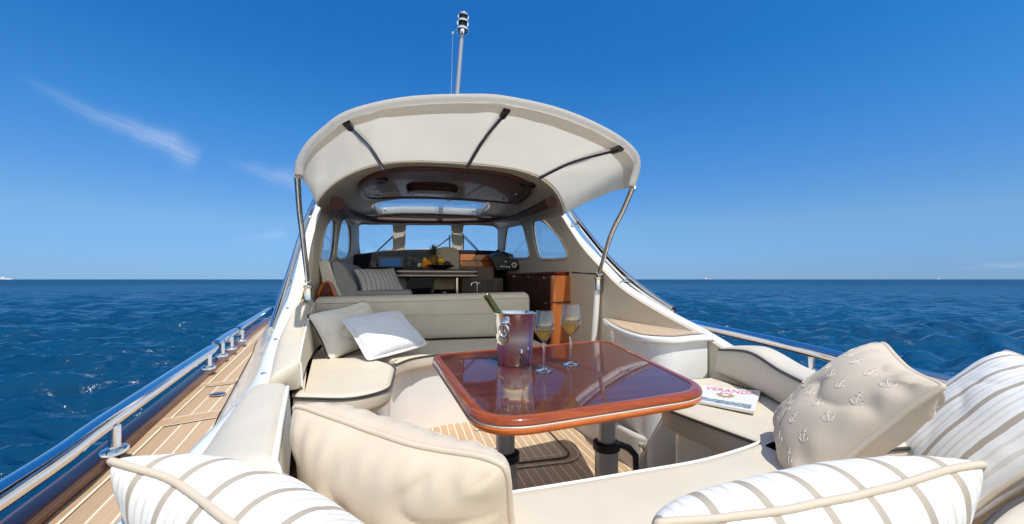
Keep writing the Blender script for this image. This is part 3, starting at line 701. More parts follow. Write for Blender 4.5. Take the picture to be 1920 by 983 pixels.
rail('safety_rail', 'thin looking rail beyond the right coaming with sea showing below it',
     [[PZ(1296, 606, -.345), PZ(1350, 619, -.348), PZ(1440, 639, -.352), PZ(1520, 658, -.355), PZ(1562, 669, -.357), V(1.86, 1.3, -.36), V(1.78, .6, -.375), V(1.72, .0, -.39)]], [V(1.985, 1.72, -.465), V(2.2, 3.1, -.42), V(1.83, .8, -.52)], .105, GS)
# ------------------------------------------------------------------ awning over the cockpit
aw = thing('cockpit_awning', 'cream canvas awning with curved hoop stretched aft of the cabin roof', 'awning', (CX, 2.9, .6))
hoop = [PY(562, 330, 2.30), PY(564, 308, 2.30), PY(581, 277, 2.29), PY(610, 249, 2.27), PY(658, 217, 2.24), PY(760, 193, 2.21), PY(880, 187, 2.20), PY(950, 191, 2.20), PY(1048, 213, 2.22), PY(1131, 248, 2.25), PY(1179, 281, 2.28), PY(1193, 309, 2.30), PY(1183, 350, 2.30)]
front = [PY(627, 379, 3.62), PY(632, 361, 3.63), PY(645, 344, 3.64), PY(670, 329, 3.65), PY(705, 319, 3.655), PY(760, 312, 3.66), PY(840, 309, 3.66), PY(920, 312, 3.66), PY(985, 321, 3.655), PY(1025, 334, 3.65), PY(1050, 350, 3.64), PY(1058, 370, 3.63), PY(1045, 389, 3.62)]
HP = resample(spline(hoop, 80), 81); FP = resample([V(roof_x(u, aft_edge(u)), aft_edge(u) - .004, roof_z(u, aft_edge(u)) + .012) for u in np.sin(np.linspace(-math.pi / 2, math.pi / 2, 161))], 81)
def canvas_pt(i, t, dz=0):
    u = i / 80; p = HP[i].lerp(FP[i], t)
    seams = [.0, .235, .545, .835, 1.0]; d = min(abs(u - q) for q in seams)
    sag = -.035 * math.sin(math.pi * t) * min(1, d / .09)
    wr = .016 * noise.noise(V(u * 9, t * 3, 2)) * math.sin(math.pi * t) + (.007 * math.sin(75 * u + 9 * t) + .007 * noise.noise(V(u * 34, t * 4, 6))) * (math.exp(-d / .05) + .5 * math.exp(-(1 - t) / .12)) * math.sin(math.pi * min(1, t + .08)) ** .5
    edge = .02 * math.sin(math.pi * t) * (math.exp(-u / .04) + math.exp(-(1 - u) / .04))
    # side edges scallop inwards
    return p + V(0, 0, sag + wr + dz + edge)
rows = [[canvas_pt(i, t) for i in range(81)] for t in np.linspace(0, 1, 30)]
MB().grid(rows).build('canvas', M['canvas'], aw, 180, solid=.003)
MB().tube([p + V(0, -.010, .004) for p in HP], .021, 12).build('hem_sleeve', M['canvas'], aw, 60)
band = MB(); band.grid([[canvas_pt(i, t, -.006) for i in range(81)] for t in (.02, .07, .115)]); band.build('hem_band', canvas_mat('hem_canvas', .40, (.70, .66, .58)), aw, 180)
band = MB(); band.grid([[canvas_pt(i, t, -.004) for i in range(81)] for t in (.955, .985, 1.0)]); band.build('front_flap', bpy.data.materials['hem_canvas'], aw, 180)
for a, c, s in (((651, 222), (717, 307), .245), ((948, 200), (877, 305), .56), ((1160, 270), (1012, 327), .85)):
    i0 = int(s * 80)
    def on_aw(px, py, far):
        y = 3.6 if far else 2.3; return PY(px, py, y) + V(0, 0, -.03)
    p0, p1 = on_aw(*a, False), on_aw(*c, True); mid = (p0 + p1) / 2 + V(0, 0, .03)
    bt = MB().tube(resample(spline([p0, mid, p1], 16), 16), .017, 10).build('batten', M['steel'], aw, 60)
    MB().tube([p0 - (p1 - p0) * .02, p0 + (p1 - p0) * .05], .021, 10).build('end_fitting', M['black'], bt)
for pts, cl in (([PY(557, 329, 2.30), PD(561, 390, 2.52), PD(568, 450, 2.72), PX(578, 536, -.665)], 0), ([PY(1187, 350, 2.30), PD(1168, 395, 2.75), PD(1144, 445, 2.95), PX(1122, 520, 1.455)], 1)):
    P = resample(spline(pts, 24), 24); po = MB().tube(P, .0165, 12).build('support_pole', M['steel'], aw, 60)
    e = P[-1]; d = (P[-1] - P[-3]).normalized(); MB().tube([e - d * .05, e + d * .004], .022, 14).build('collar', M['chrome'], po); MB().lathe([(.034, 0), (.034, -.012), (.026, -.016), (.026, -.085), (.03, -.10)], e, 18).build('socket', M['steel'], po)
# ------------------------------------------------------------------ mast light and whip aerial on the cabin roof
mp = PY(857, 178, 5.3); mt = PY(866, 66, 5.3); ml = thing('mast_light', 'slim steel mast topped by a ringed navigation light above the awning', 'mast light', (mp.x, mp.y, .95))
d = (mt - mp); base = mp - d * ((mp.z - .97) / d.z); MB().tube([base, mp, mt], [.036, .032, .029], 14).build('mast', mat('grey_mast_metal', (.42, .43, .45), .35, .55), ml, 60)
def lathe_dir(prof, c, ax, n=28): return MB().lathe(prof, c, n, axis=ax)
k = 5.15 / 800
lathe_dir([(.015, 0), (.075, .035), (.085, .055), (.085, .075), (.06, .085), (.055, .09)], mt, d).build('light_base', M['chrome'], ml, 40)
lathe_dir([(.055, .085), (.055, .15)], mt, d).build('lower_lens', M['black'], ml, 40); lathe_dir([(.075, .145), (.08, .155), (.08, .17), (.06, .18)], mt, d).build('light_ring', M['chrome'], ml, 40)
lathe_dir([(.055, .178), (.055, .235)], mt, d).build('upper_lens', M['black'], ml, 40); lathe_dir([(.07, .23), (.072, .25), (.06, .268), (.035, .28), (0, .284)], mt, d).build('light_cap', M['chrome'], ml, 40)
a0, a1 = PY(846, 178, 5.3), PY(849, 62, 5.3); da = a1 - a0; wa = thing('whip_aerial', 'hair thin whip aerial with a white tip left of the mast', 'aerial', (a0.x, a0.y, .95))
MB().tube([a0 - da * ((a0.z - .97) / da.z), a1], [.006, .0025], 8).build('rod', mat('grey_rod', (.35, .38, .42), .4), wa); MB().lathe([(0, -.02), (.010, -.01), (.010, .012), (0, .022)], a1, 10).build('tip', M['gel'], wa)
# ------------------------------------------------------------------ cockpit table
tb = thing('cockpit_table', 'glossy mahogany cockpit table with orange rim on two steel pedestals', 'table', (.57, 1.5, SOLE))
tc = [PZ(806, 665, TABZ), PZ(1141, 637, TABZ), PZ(1345, 733, TABZ), PZ(902, 800, TABZ)]
tpoly = roundpoly([tuple(p[:2]) for p in tc], [.10, .12, .15, .17], 10)
TT = .042
MB().prism(inset(tpoly, .03), TABZ - TT + .004, TABZ - .0015, 0).build('tabletop', M['mahog'], tb, 40)
def rim(poly, d0, prof): # prof: (outward from inset line, z)
    return [[V(x, y, z) for x, y in inset(poly, d)] for d, z in prof]
def half(z0, z1, bulge, d):
    out = []
    for i in range(9):
        a = math.pi * i / 8; out.append((d - bulge * math.sin(a), (z0 + z1) / 2 + (z1 - z0) / 2 * math.cos(a)))
    return out
up = [(.032, TABZ - .004), (.032, TABZ + .0005), (.026, TABZ + .003)] + [(.018 - .018 * math.sin(a), TABZ + .003 - .018 * (1 - math.cos(a))) for a in [math.pi / 2 * i / 6 for i in range(7)]] + [(.004, TABZ - .018), (.03, TABZ - .018)]
MB().grid(rim(tpoly, 0, up), closed_u=True).build('table_rim', M['rimwood'], tb, 60)
MB().grid(rim(tpoly, 0, [(.03, TABZ - .0182), (.0035, TABZ - .0182), (.0012, TABZ - .021), (.0035, TABZ - .0258), (.03, TABZ - .0258)]), closed_u=True).build('inlay_strip', M['inlay'], tb, 60)
lo = [(.03, TABZ - .0262), (.003, TABZ - .0262)] + [(.014 - .014 * math.cos(a), TABZ - .028 - .016 * math.sin(a)) for a in [math.pi / 2 * i / 6 for i in range(7)]] + [(.05, TABZ - .044)]
MB().grid(rim(tpoly, 0, lo), closed_u=True).build('table_rim', M['orange'], tb, 60)
for px, d in ((947.5, 1.54), (1137, 1.64)):
    q = PD(px, 524, d); bx_ = q.x; by_ = q.y
    MB().lathe([(.034, -.66), (.034, TABZ - .04)], (bx_, by_, 0), 28).build('pedestal', M['alu'], tb, 40)
    sl = MB().lathe([(.105, SOLE + .004), (.105, SOLE + .014), (.06, SOLE + .022), (.044, SOLE + .03), (.044, -.635), (.036, -.63)], (bx_, by_, 0), 28).build('sleeve', M['alu'], tb, 40)
    MB().lathe([(.046, -.655), (.052, -.65), (.052, -.625), (.046, -.62), (.036, -.62)], (bx_, by_, 0), 28).build('clamp_ring', M['black'], sl, 40)
    if px < 1000: continue
    lv = MB(); R_ = V(CYW, -SY, 0); b0 = V(bx_, by_, -.632)
    lv.tube([b0 + R_ * .045, b0 + R_ * .085 + V(0, 0, -.016), b0 + R_ * .112 + V(0, 0, -.045), b0 + R_ * .114 + V(0, 0, -.12)], [.012, .014, .013, .010], 10); lv.build('clamp_lever', M['black'], sl, 60)
# ------------------------------------------------------------------ seat and back cushions
def seat(name, label, poly, z0, z1, r, group, m='vinyl', pipe='pipe', edge=None):
    c = np.mean(np.array(poly), 0); t = thing(name, label, 'seat cushion', (c[0], c[1], z0), group)
    MB().prism(poly, z0, z1, r, 5).build('pad', M[m], t, 60)
    if edge: MB().tube([V(x, y, z1 - r * .35) for x, y in edge], .0052, 8).build('piping', M[pipe], t, 60)
    else: MB().tube([V(x, y, z1 - r * .35) for x, y in inset(poly, -.001)], .0052, 8, closed=True).build('piping', M[pipe], t, 60)
    return t
def bolster(name, label, stations, group, m='vinyl', pipe='pipew', n=44, r=.3, extra=None):
    # stations: (inner base, inner top, outer top, outer base)
    K = [resample(spline([s[k] for s in stations], 80), n) for k in range(4)]; rings = []
    for i in range(n):
        c = [K[k][i] for k in range(4)]; ring = []
        for j in range(4):
            p0, p, p1 = c[j - 1], c[j], c[(j + 1) % 4]; rad = [.2, .26, .44, .2][j]
            for q in range(6):
                t = q / 5; A = p.lerp(p0, rad); B = p.lerp(p1, rad); ring.append(A * (1 - t) ** 2 + p * 2 * t * (1 - t) + B * t * t)
        rings.append(ring)
    def cap(ring, dirv):
        c = sum(ring, V(0, 0, 0)) / len(ring); out = []
        for k, o in ((.975, .010), (.93, .019), (.86, .024)): out.append([c + (p - c) * k + dirv * o for p in ring])
        return out
    d0 = (K[1][0] - K[1][1]).normalized(); d1 = (K[1][-1] - K[1][-2]).normalized()
    allr = cap(rings[0], d0)[::-1] + rings + cap(rings[-1], d1)
    c = K[0][n // 2]; t = thing(name, label, 'back cushion', tuple(c), group)
    MB().loft(allr).build('pad', M[m], t, 60)
    P = [rg[8] + (rg[8] - sum(rg, V(0, 0, 0)) / len(rg)).normalized() * .002 for rg in rings]
    MB().tube(P, .0062, 8).build('piping', M[pipe], t, 60)
    e = rings[0]; ce = sum(e, V(0, 0, 0)) / len(e); MB().tube([p + (p - ce).normalized() * .002 + d0 * .002 for p in e[3:9]], .006, 8).build('piping', M[pipe], t, 60)
    return t
G1, G2 = 'seat cushions of the cockpit lounge', 'back cushions of the cockpit lounge'
ps = [PZ(568, 752, SEAT)[:2], PZ(640, 760, SEAT)[:2], PZ(700, 745, SEAT)[:2], PZ(736, 712, SEAT)[:2], PZ(728, 684, SEAT)[:2]]
ps = [tuple(p) for p in ps]
port_poly = roundpoly([(-.475, 2.02), (-.22, 1.93), (-.07, 2.06), (-.055, 2.60), (-.22, 2.90), (-.62, 2.95)], [.03, .14, .16, .10, .08, .03], 8)
seat('seat_cushion', 'cream lounge seat pad with rounded end along the left side, below the pillows', port_poly, SEAT - .10, SEAT, .035, G1, pipe='piped')
fp = spline([V(-.06, 2.66, 0), V(.06, 2.86, 0), V(.30, 2.97, 0), V(.62, 3.0, 0), V(.98, 3.0, 0)], 30)
fpoly = ccw([tuple(p[:2]) for p in fp] + [(1.06, 3.05), (1.06, 3.62), (-.62, 3.62), (-.62, 2.98), (-.2, 2.93), (-.1, 2.8)])
seat('seat_cushion', 'long curved cream seat pad under the awning, behind the table', fpoly, SEAT - .10, SEAT - .004, .03, G1, pipe='piped', edge=[tuple(p[:2]) for p in fp])
sp = [tuple(PZ(*q, SEAT)[:2]) for q in ((1240, 757), (1300, 785), (1416, 824))]
spoly = roundpoly([(.985, 1.50), (1.12, 1.70), (1.36, 1.88), (1.54, 1.88), (1.56, .96), (1.10, .98), sp[2]], [.08, .06, .03, .03, .03, .05, .04], 6)
seat('seat_cushion', 'cream seat pad on the right side with the magazine lying on it', spoly, SEAT - .10, SEAT, .03, G1, pipe='piped')
af = [PZ(966, 917, SEAT), PZ(1080, 899, SEAT), PZ(1200, 879, SEAT), PZ(1310, 860, SEAT), PZ(1390, 838, SEAT), PZ(1432, 822, SEAT)]
afl = spline(af, 30); l0 = afl[0]
apoly = ccw([(-.46, l0.y - .06), (-.1, l0.y - .02)] + [tuple(p[:2]) for p in afl] + [(1.085, 1.05), (1.10, .93), (1.10, .40), (-.46, .40)])
seat('seat_cushion', 'cream stern seat pad nearest the camera, between the foreground pillows', apoly, SEAT - .12, SEAT + .004, .035, G1, pipe='pipew')
# seat plinths (part of the boat's moulding)
def plinth(poly, top, d): MB().prism(inset(poly, d), SOLE, top, 0).build('seat_plinth', M['gel'], yacht, 40)
MB().prism(ccw([(-.46, 2.06), (-.22, 1.99), (-.125, 2.1), (-.115, 2.62), (-.07, 2.80), (.04, 2.93), (.30, 3.03), (.62, 3.06), (1.0, 3.07), (1.0, 3.6), (-.6, 3.6)]), SOLE, SEAT - .102, 0).build('seat_plinth', M['gel'], yacht, 40)
plinth(roundpoly([(.985, 1.50), (1.12, 1.70), (1.36, 1.88), (1.54, 1.88), (1.56, .98), (1.10, 1.0), sp[2]], .05, 6), SEAT - .101, .055); plinth(apoly, SEAT - .121, .055)
# back cushions; inner base, inner top, outer top, outer base
def bs(px0, px1, dA, zb):
    pass
A = [(V(-.455, 2.10, -.49), PD(562, 672, 1.93), V(-.575, 2.03, -.415), V(-.56, 2.05, -.49)),
     (V(-.53, 2.6, -.49), PD(573, 617, 2.43), V(-.69, 2.58, -.31), V(-.67, 2.6, -.49)),
     (V(-.57, 3.0, -.49), PD(581, 585, 2.82), V(-.725, 2.98, -.19), V(-.71, 3.0, -.49)),
     (V(-.60, 3.42, -.49), PD(588, 562, 3.2), V(-.725, 3.40, -.09), V(-.71, 3.4, -.49))]
bolster('back_cushion', 'tall cream back pad rising along the left coaming to the awning socket', A, G2)
B = [(V(-.205, .86, -.49), PD(515, 850, .80), PD(408, 850, .86), V(-.50, .84, -.50)),
     (V(-.262, 1.10, -.49), PD(531, 770, 1.06), PD(425, 775, 1.12), V(-.52, 1.2, -.50)),
     (V(-.318, 1.36, -.49), PD(540, 726, 1.30), PD(448, 735, 1.34), V(-.53, 1.55, -.50)),
     (V(-.345, 1.47, -.49), PD(541, 718, 1.40), PD(466, 720, 1.42), V(-.54, 1.66, -.50))]
bolster('back_cushion', 'stone coloured back pad with white piping in the left stern corner', B, G2, m='vinylgrey')
Y0 = 3.56
Fb = []
for x, zt in ((-.66, -.155), (-.2, -.148), (.3, -.140), (.75, -.132), (1.02, -.128)):
    Fb.append((V(x, Y0, -.49), V(x, Y0 - .02, zt), V(x, Y0 + .17, zt + .03), V(x, Y0 + .17, -.49)))
fb = bolster('back_cushion', 'long stone coloured backrest under the awning with the saloon behind it', Fb, G2, m='vinylgrey', pipe='pipe')
sm_ = MB(); sm_.tube([V(x, Y0 - .012 - .004, -.285) for x in np.linspace(-.62, 1.0, 12)], .004, 6); sm_.build('seam_welt', M['vinylgrey'], fb)
Cb = []
for (px, py), (qx, qy) in (((1342, 701), (1347, 652)), ((1400, 727), (1402, 655)), ((1465, 762), (1460, 690)), ((1560, 815), (1535, 727))):
    b0 = PZ(px, py, SEAT + .005); t0 = PD(qx, qy, (b0.x * SY + b0.y * CYW)); Cb.append((b0, t0 if px != 1342 else t0, t0 + V(.18, .03, .006), b0 + V(.17, .03, 0)))
Cb = Cb[::-1]
bolster('back_cushion', 'low stone coloured back pad along the right coaming beyond the magazine', Cb, G2, m='vinylgrey', pipe='piped')
Db = []
for px, py, d in ((1815, 1003, .86), (1862, 958, .90), (1905, 931, .95), (1970, 905, 1.02)):
    t0 = PD(px, py, d); Db.append((t0 + V(-.01, 0, -.1), t0, t0 + V(.10, -.14, -.01), t0 + V(.1, -.14, -.12)))
bolster('back_cushion', 'cream corner pad with dark piping cut off at the bottom right of the frame', Db, G2, pipe='piped')
# ------------------------------------------------------------------ pillows
def pillow(name, label, group, tl, tr, bl, thick, m, mp, edge_r=.006, rot=0, seed=0, wr=.008, pinch=.07, anchors=None, flange=None, bulge=(1, 1), sag=0, corner=.03):
    tl, tr, bl = Vector(tl), Vector(tr), Vector(bl); ex = tr - tl; w = ex.length; ex.normalize(); ey = tl - bl; ey -= ex * ey.dot(ex); h = (tl - bl).length; ey.normalize(); ez = ex.cross(ey)
    c = (tr + bl) / 2; N = 72; S = [math.sin(math.pi / 2 * (2 * i / N - 1)) for i in range(N + 1)]
    S = [lerp(a, 2 * i / N - 1, .45) for i, a in enumerate(S)]
    def P(u, v, side):
        k = (1 - abs(u) ** 2.4) * (1 - abs(v) ** 2.4); T = thick / 2 * max(0, k) ** .46 * (bulge[0] if side > 0 else bulge[1])
        x = w / 2 * u * (1 - pinch * (1 - v * v)); y = h / 2 * v * (1 - pinch * (1 - u * u))
        cr = corner * (abs(u) * abs(v)) ** 7; x *= 1 - cr; y *= 1 - cr
        en = 1 - max(abs(u), abs(v)); q = V(x * 5 + seed, y * 5, side * 3.0)
        n1 = noise.noise(q * .9) * .9 + noise.noise(q * 2.1) * .5
        # gathers that run in from the seams, strongest by the corners
        cu, cv = abs(u), abs(v); f = 0
        ph = noise.noise(V(x * 3, y * 3, seed + side)) * 3
        if cv > cu: f = math.sin(x * 105 / max(.3, .55 + .2 * math.sin(seed)) * .55 + ph * 1.5 + v * 2) * (.35 + cu ** 2)
        else: f = math.sin(y * 62 + ph * 1.6 + u * 2) * (.35 + cv ** 2)
        ft = math.exp(-((en - .10) / .13) ** 2)
        ridge = 1 - abs(noise.noise(V(x * 4.2 + seed, y * 9, 5 + side))) * 2.2; ridge = max(0, ridge) ** 3
        T += (k ** .4 if k > 0 else 0) * (wr * n1 * .9 + wr * .75 * f * ft - wr * .9 * ridge)
        T = max(T, .0015)
        sg = sag * (u * u - 1) * 1.0
        bend = .022 * noise.noise(V(x * 3.1 + seed, y * 3.1, 9)); slump = .012 * noise.noise(V(x * 4 + seed, 3, y * 4))
        return c + ex * (x + slump) + ey * (y + sg + bend * .5) + ez * (side * T + bend)
    b = MB()
    for side in (1, -1):
        b.grid([[P(u, v, side) for u in S] for v in S], uvs=[[(w / 2 * u + w / 2, h / 2 * v + h / 2) for u in S] for v in S])
    t = thing(name, label, 'pillow', tuple(c), group)
    rim_ = [P(u, -1, 1) for u in S[:-1]] + [P(1, v, 1) for v in S[:-1]] + [P(-u, 1, 1) for u in S[:-1]] + [P(-1, -v, 1) for v in S[:-1]]
    jit = [p + ez * (.004 * noise.noise(p * 9 + V(seed, 0, 0))) for p in rim_]
    if edge_r: MB().tube(jit, edge_r, 8, closed=True).build('piping', M[mp], t, 180)
    if flange:
        rows = [[p + (p - c).normalized() * d + ez * dz for p in jit + [jit[0]]] for d, dz in ((-.006, .003), (flange, .0), (flange, -.003), (-.006, -.003))]
        MB().grid(rows, closed_v=True).build('flange', M[mp], t, 180)
    if anchors:
        an = b; b.cur = 1
        for (u0, v0, sz, ang, side) in anchors:
            sz *= 1 + .16 * noise.noise(V(u0 * 7, v0 * 7, seed))
            ca, sa = math.cos(ang), math.sin(ang)
            def Q(a, d):
                du, dv = (a * ca - d * sa) * sz, (a * sa + d * ca) * sz; u = max(-.97, min(.97, u0 + du / (w / 2))); v = max(-.97, min(.97, v0 + dv / (h / 2)))
                e = .004; p = P(u, v, side); nn = (P(u + e, v, side) - p).cross(P(u, v + e, side) - p).normalized() * side; return p + nn * .0003
            r_ = .0008
            an.tube([Q(0, y) for y in np.linspace(-.9, .8, 7)], r_, 6); an.tube([Q(x, .45) for x in np.linspace(-.42, .42, 4)], r_, 6)
            an.tube([Q(.18 * math.cos(a), .98 + .18 * math.sin(a)) for a in np.linspace(0, 5.3, 7)], r_ * .8, 5)
            an.tube([Q(.8 * math.sin(a), -.15 - .78 * math.cos(a)) for a in np.linspace(-1.35, 1.35, 9)], r_ * 1.1, 6)
            for s in (-1, 1): an.tube([Q(s * .78, -.32), Q(s * .62, -.02), Q(s * .95, -.1)], r_ * .8, 5)
    b.build('cover', [M[m], M['thread']] if anchors else M[m], t, 180)
    return t
GP1, GP2 = 'throw pillows in the stern', 'small pillows on the lounge'
def frame(px0, d0, px1, d1, down, h):
    a, b = PD(*px0, d0), PD(*px1, d1); dn = Vector(down); e = (b - a).normalized(); dn = (dn - e * dn.dot(e)).normalized(); return a, b, a + dn * h
F_ = V(SY, CYW, 0)
a, b, c = frame((196, 858), .78, (742, 1118), .50, V(.12, .85, -1), .48)
pillow('throw_pillow', 'white pillow with taupe stripes in the bottom left foreground', GP1, a, b, c, .25, 'stripe', 'beige', .0068, seed=1.0, wr=.004)
a, b, c = frame((533, 750), .98, (962, 868), .76, V(.03, .52, -1), .44)
pillow('throw_pillow', 'plain beige pillow with white anchors along its top, behind the left striped one', GP1, a, b, c, .25, 'beige', 'beige', .0068, seed=3.3, corner=.07, wr=.015,
       anchors=[(u, v, .017, 1.2 + .5 * math.sin(9 * u + 5 * v), -1) for v in (.2, .52, .80) for u in (-.66, -.33, .0, .33, .66)])
a, b, c = frame((1236, 985), .62, (1860, 866), .72, V(.05, .62, -1), .44)
pillow('throw_pillow', 'white pillow with taupe stripes and piped seam at the bottom right', GP1, a, b, c, .24, 'stripe', 'beige', .0068, seed=5.7, wr=.004)
pillow('throw_pillow', 'beige pillow embroidered with rows of white anchors, tilted on the right seat', GP1, PD(1640, 646, 1.25), PD(1443, 812, 1.40), PD(1784, 712, .88), .19, 'beige', 'beige', .0066, seed=8.1, wr=.017,
       anchors=[(u, v, .017, .75 + .35 * math.sin(7 * u + 3 * v), s) for s in (1, -1) for v in (-.72, -.38, -.03, .32, .68) for u in (-.70, -.36, 0, .36, .70)])
pillow('throw_pillow', 'white striped pillow leaning behind the anchor pillow at the right edge', GP1, PD(1840, 648, 1.45), PD(2080, 740, 1.05), PD(1665, 850, 1.42), .19, 'stripe', 'beige', .0066, seed=11.9, wr=.006)
pillow('lounge_pillow', 'cream pillow with navy piping in the lounge corner', GP2, PD(588, 593, 2.78), PD(700, 566, 3.28), PD(602, 682, 2.62), .17, 'creamcloth', 'pipenavy', .0062, seed=14.2, wr=.013, corner=.06)
pillow('lounge_pillow', 'pale blue and white pillow with a flat white edge leaning on the cream one', GP2, PD(641, 600, 2.78), PD(749, 581, 3.08), PD(690, 674, 2.58), .16, 'bluewhite', 'whitecloth', 0, seed=17.4, wr=.010, flange=.018, corner=.07)
# ------------------------------------------------------------------ on the table
bk = PZ(965, 681, TABZ + .003); bt = thing('wine_bucket', 'polished steel wine cooler with ring handles, holding a green bottle', 'wine cooler', (bk.x, bk.y, TABZ))
k = (bk.x * SY + bk.y * CYW) / 800
rt_, rb_, hb_ = 38.5 * k, 31 * k, 96 * k
MB().lathe([(0, .002), (rb_ - .01, .002), (rb_ - .004, 0), (rb_, .006), (rb_ + (rt_ - rb_) * .5, hb_ * .5), (rt_ - .002, hb_ - .008), (rt_ + .002, hb_ - .004), (rt_ + .002, hb_), (rt_ - .001, hb_ + .001), (rt_ - .003, hb_ - .006), (rb_ + (rt_ - rb_) * .5 - .003, hb_ * .5), (rb_ - .004, .012), (0, .012)], (bk.x, bk.y, TABZ + .002), 64).build('bucket', M['mirror'], bt, 50)
Rt = V(CYW, -SY, 0); Fw = V(SY, CYW, 0)
def bucket_handle(ang):
    o = (Rt * math.cos(ang) + Fw * math.sin(ang)); tn = V(-o.y, o.x, 0); c = V(bk.x, bk.y, TABZ) + o * (rt_ * .965 + .004) + V(0, 0, hb_ * .80)
    h = MB(); h.tube([c + tn * (.020 * math.cos(a)) + V(0, 0, -.016 + .026 * math.sin(a) * (1.15 if math.sin(a) < 0 else .6)) + o * .006 for a in np.linspace(0, 2 * math.pi, 25)[:-1]], .0042, 10, closed=True); q = h.build('ring_handle', M['chrome'], bt)
    MB().loft([[c + tn * (.019 * kk * math.cos(a)) + V(0, 0, .008 + .009 * kk * math.sin(a)) + o * d for a in [2 * math.pi * i / 20 for i in range(20)]] for kk, d in ((1, -.008), (1, .006), (.8, .011), (.4, .013))]).build('handle_lug', M['chrome'], q, 60)
bucket_handle(R(-118)); bucket_handle(R(62))
ax = (PD(910, 552, 800 * k + .02) - PD(948, 610, 800 * k)); ax.normalize(); bb = PD(941, 598, 800 * k + .01)
bo = thing('wine_bottle', 'open green wine bottle leaning out of the steel cooler', 'bottle', tuple(bb))
Lb = (PD(912, 553, 800 * k + .02) - bb).length; s0 = Lb
MB().lathe([(0, -.145), (.032, -.145), (.035, -.132), (.035, -.045), (.031, -.022), (.020, .005), (.0145, .03), (.0138, s0 - .02), (.0152, s0 - .018), (.0152, s0 - .006), (.0135, s0), (.009, s0), (.009, s0 - .03)], bb, 32, axis=ax).build('glass', M['bottle'], bo, 40)
MB().lathe([(.0354, -.115), (.0356, -.05), (.0335, -.036)], bb, 32, axis=ax).build('label', M['label'], bo, 40)
def glass(px, py, wine_h, label):
    c = PZ(px, py, TABZ + .001); k = (c.x * SY + c.y * CYW) / 800; t = thing('wine_glass', label, 'wine glass', tuple(c), 'wine glasses on the table')
    H = 113 * k; s = H / .226
    ft = [(0, 0.0012), (.034, .0012), (.0352, .002), (.034, .003), (.012, .007), (.0045, .016), (.0036, .04), (.0036, .088), (.0055, .103), (.0066, .1075), (0, .1076)]; pr = [(0, .1078), (.0066, .1078), (.012, .114), (.030, .138), (.0385, .152), (.0395, .160), (.037, .185), (.031, .222), (.0302, .2262), (.0293, .2258), (.0362, .185), (.0386, .160), (.0375, .1525), (.029, .1395), (.011, .1165), (0, .1135)]
    MB().lathe([(r * s, z * s) for r, z in ft], c, 40).build('stem', M['solidglass'], t, 60)
    MB().lathe([(r * s, z * s) for r, z in pr], c, 48).build('bowl', M['glass'], t, 60)
    z1 = wine_h
    inn = [(0, .1138), (.011, .1168), (.029, .1398), (.0376, .1528), (.0387, .160), (.0375, .172)]
    pw = [(r * s * .997, z * s) for r, z in inn if z < z1]; rr = interp(z1, [z for r, z in inn], [r for r, z in inn]) * s * .997; pw += [(rr, z1 * s), (0, z1 * s)]
    MB().lathe(pw, c, 48).build('wine', M['wine'], t, 40)
glass(1020, 696, .157, 'wine glass nearest the camera, right of the steel cooler')
glass(1070, 684, .163, 'wine glass standing farther back, with the fuller bowl')
# ------------------------------------------------------------------ magazine on the right seat
mg = [PZ(1316, 722, SEAT + .012), PZ(1427, 735, SEAT + .012), PZ(1414, 775, SEAT + .012), PZ(1296, 750, SEAT + .012)]
mc = sum(mg, V(0, 0, 0)) / 4; mt_ = thing('magazine', 'white glossy magazine with pink title lying on the right seat', 'magazine', (mc.x, mc.y, SEAT))
def mag_pt(u, v, dz): # u across, v down
    p = mg[0].lerp(mg[1], u).lerp(mg[3].lerp(mg[2], u), v); return p + V(0, 0, dz + .010 * max(0, u - .55) ** 1.5 * 2.2 + .004 * math.sin(3 * u) * v - .0)
gr = [i / 14 for i in range(15)]
b = MB(); b.grid([[mag_pt(u, v, 0) for u in gr] for v in gr]); b.grid([[mag_pt(u, v, -.0095) for u in gr] for v in gr])
rm = [(u, 0) for u in gr] + [(1, v) for v in gr[1:]] + [(1 - u, 1) for u in gr[1:]] + [(0, 1 - v) for v in gr[1:-1]]
b.grid([[mag_pt(u, v, 0) for u, v in rm], [mag_pt(u, v, -.003) for u, v in rm], [mag_pt(u, v, -.0095) for u, v in rm]], closed_u=True); b.build('pages', M['paper'], mt_, 30)
def mag_text(txt, u0, v0, u1, hgt, m, name):
    cu = bpy.data.curves.new(name, 'FONT'); cu.body = txt; cu.size = 1; cu.resolution_u = 2; tmp = bpy.data.objects.new('tmp', cu); COL.objects.link(tmp); dg = bpy.context.evaluated_depsgraph_get(); dg.update()
    me = bpy.data.meshes.new_from_object(tmp.evaluated_get(dg)); bpy.data.objects.remove(tmp); xs = [v.co.x for v in me.vertices]; w = max(xs) - min(xs); b = MB()
    b.add([mag_pt(u0 + (v.co.x - min(xs)) / w * (u1 - u0), v0 - v.co.y * hgt / .72, .0012) for v in me.vertices], [tuple(p.vertices) for p in me.polygons]); b.build(name, m, mt_, 180)
mag_text('VERANDA', .10, .27, .95, .20, M['ink_pink'], 'title')
def mag_blob(pts, m, name, dz=.001): MB().add([mag_pt(u, v, dz) for u, v in pts], [tuple(range(len(pts)))]).build(name, m, mt_, 180)
mag_blob([(.48 + (.17 if i % 2 else .11) * math.cos(2 * math.pi * i / 20), .46 + (.155 if i % 2 else .10) * math.sin(2 * math.pi * i / 20)) for i in range(20)], M['ink_brown'], 'cover_emblem')
mag_blob([(.48 + .065 * math.cos(2 * math.pi * i / 16), .46 + .055 * math.sin(2 * math.pi * i / 16)) for i in range(16)], M['paper'], 'emblem_centre', .0018)
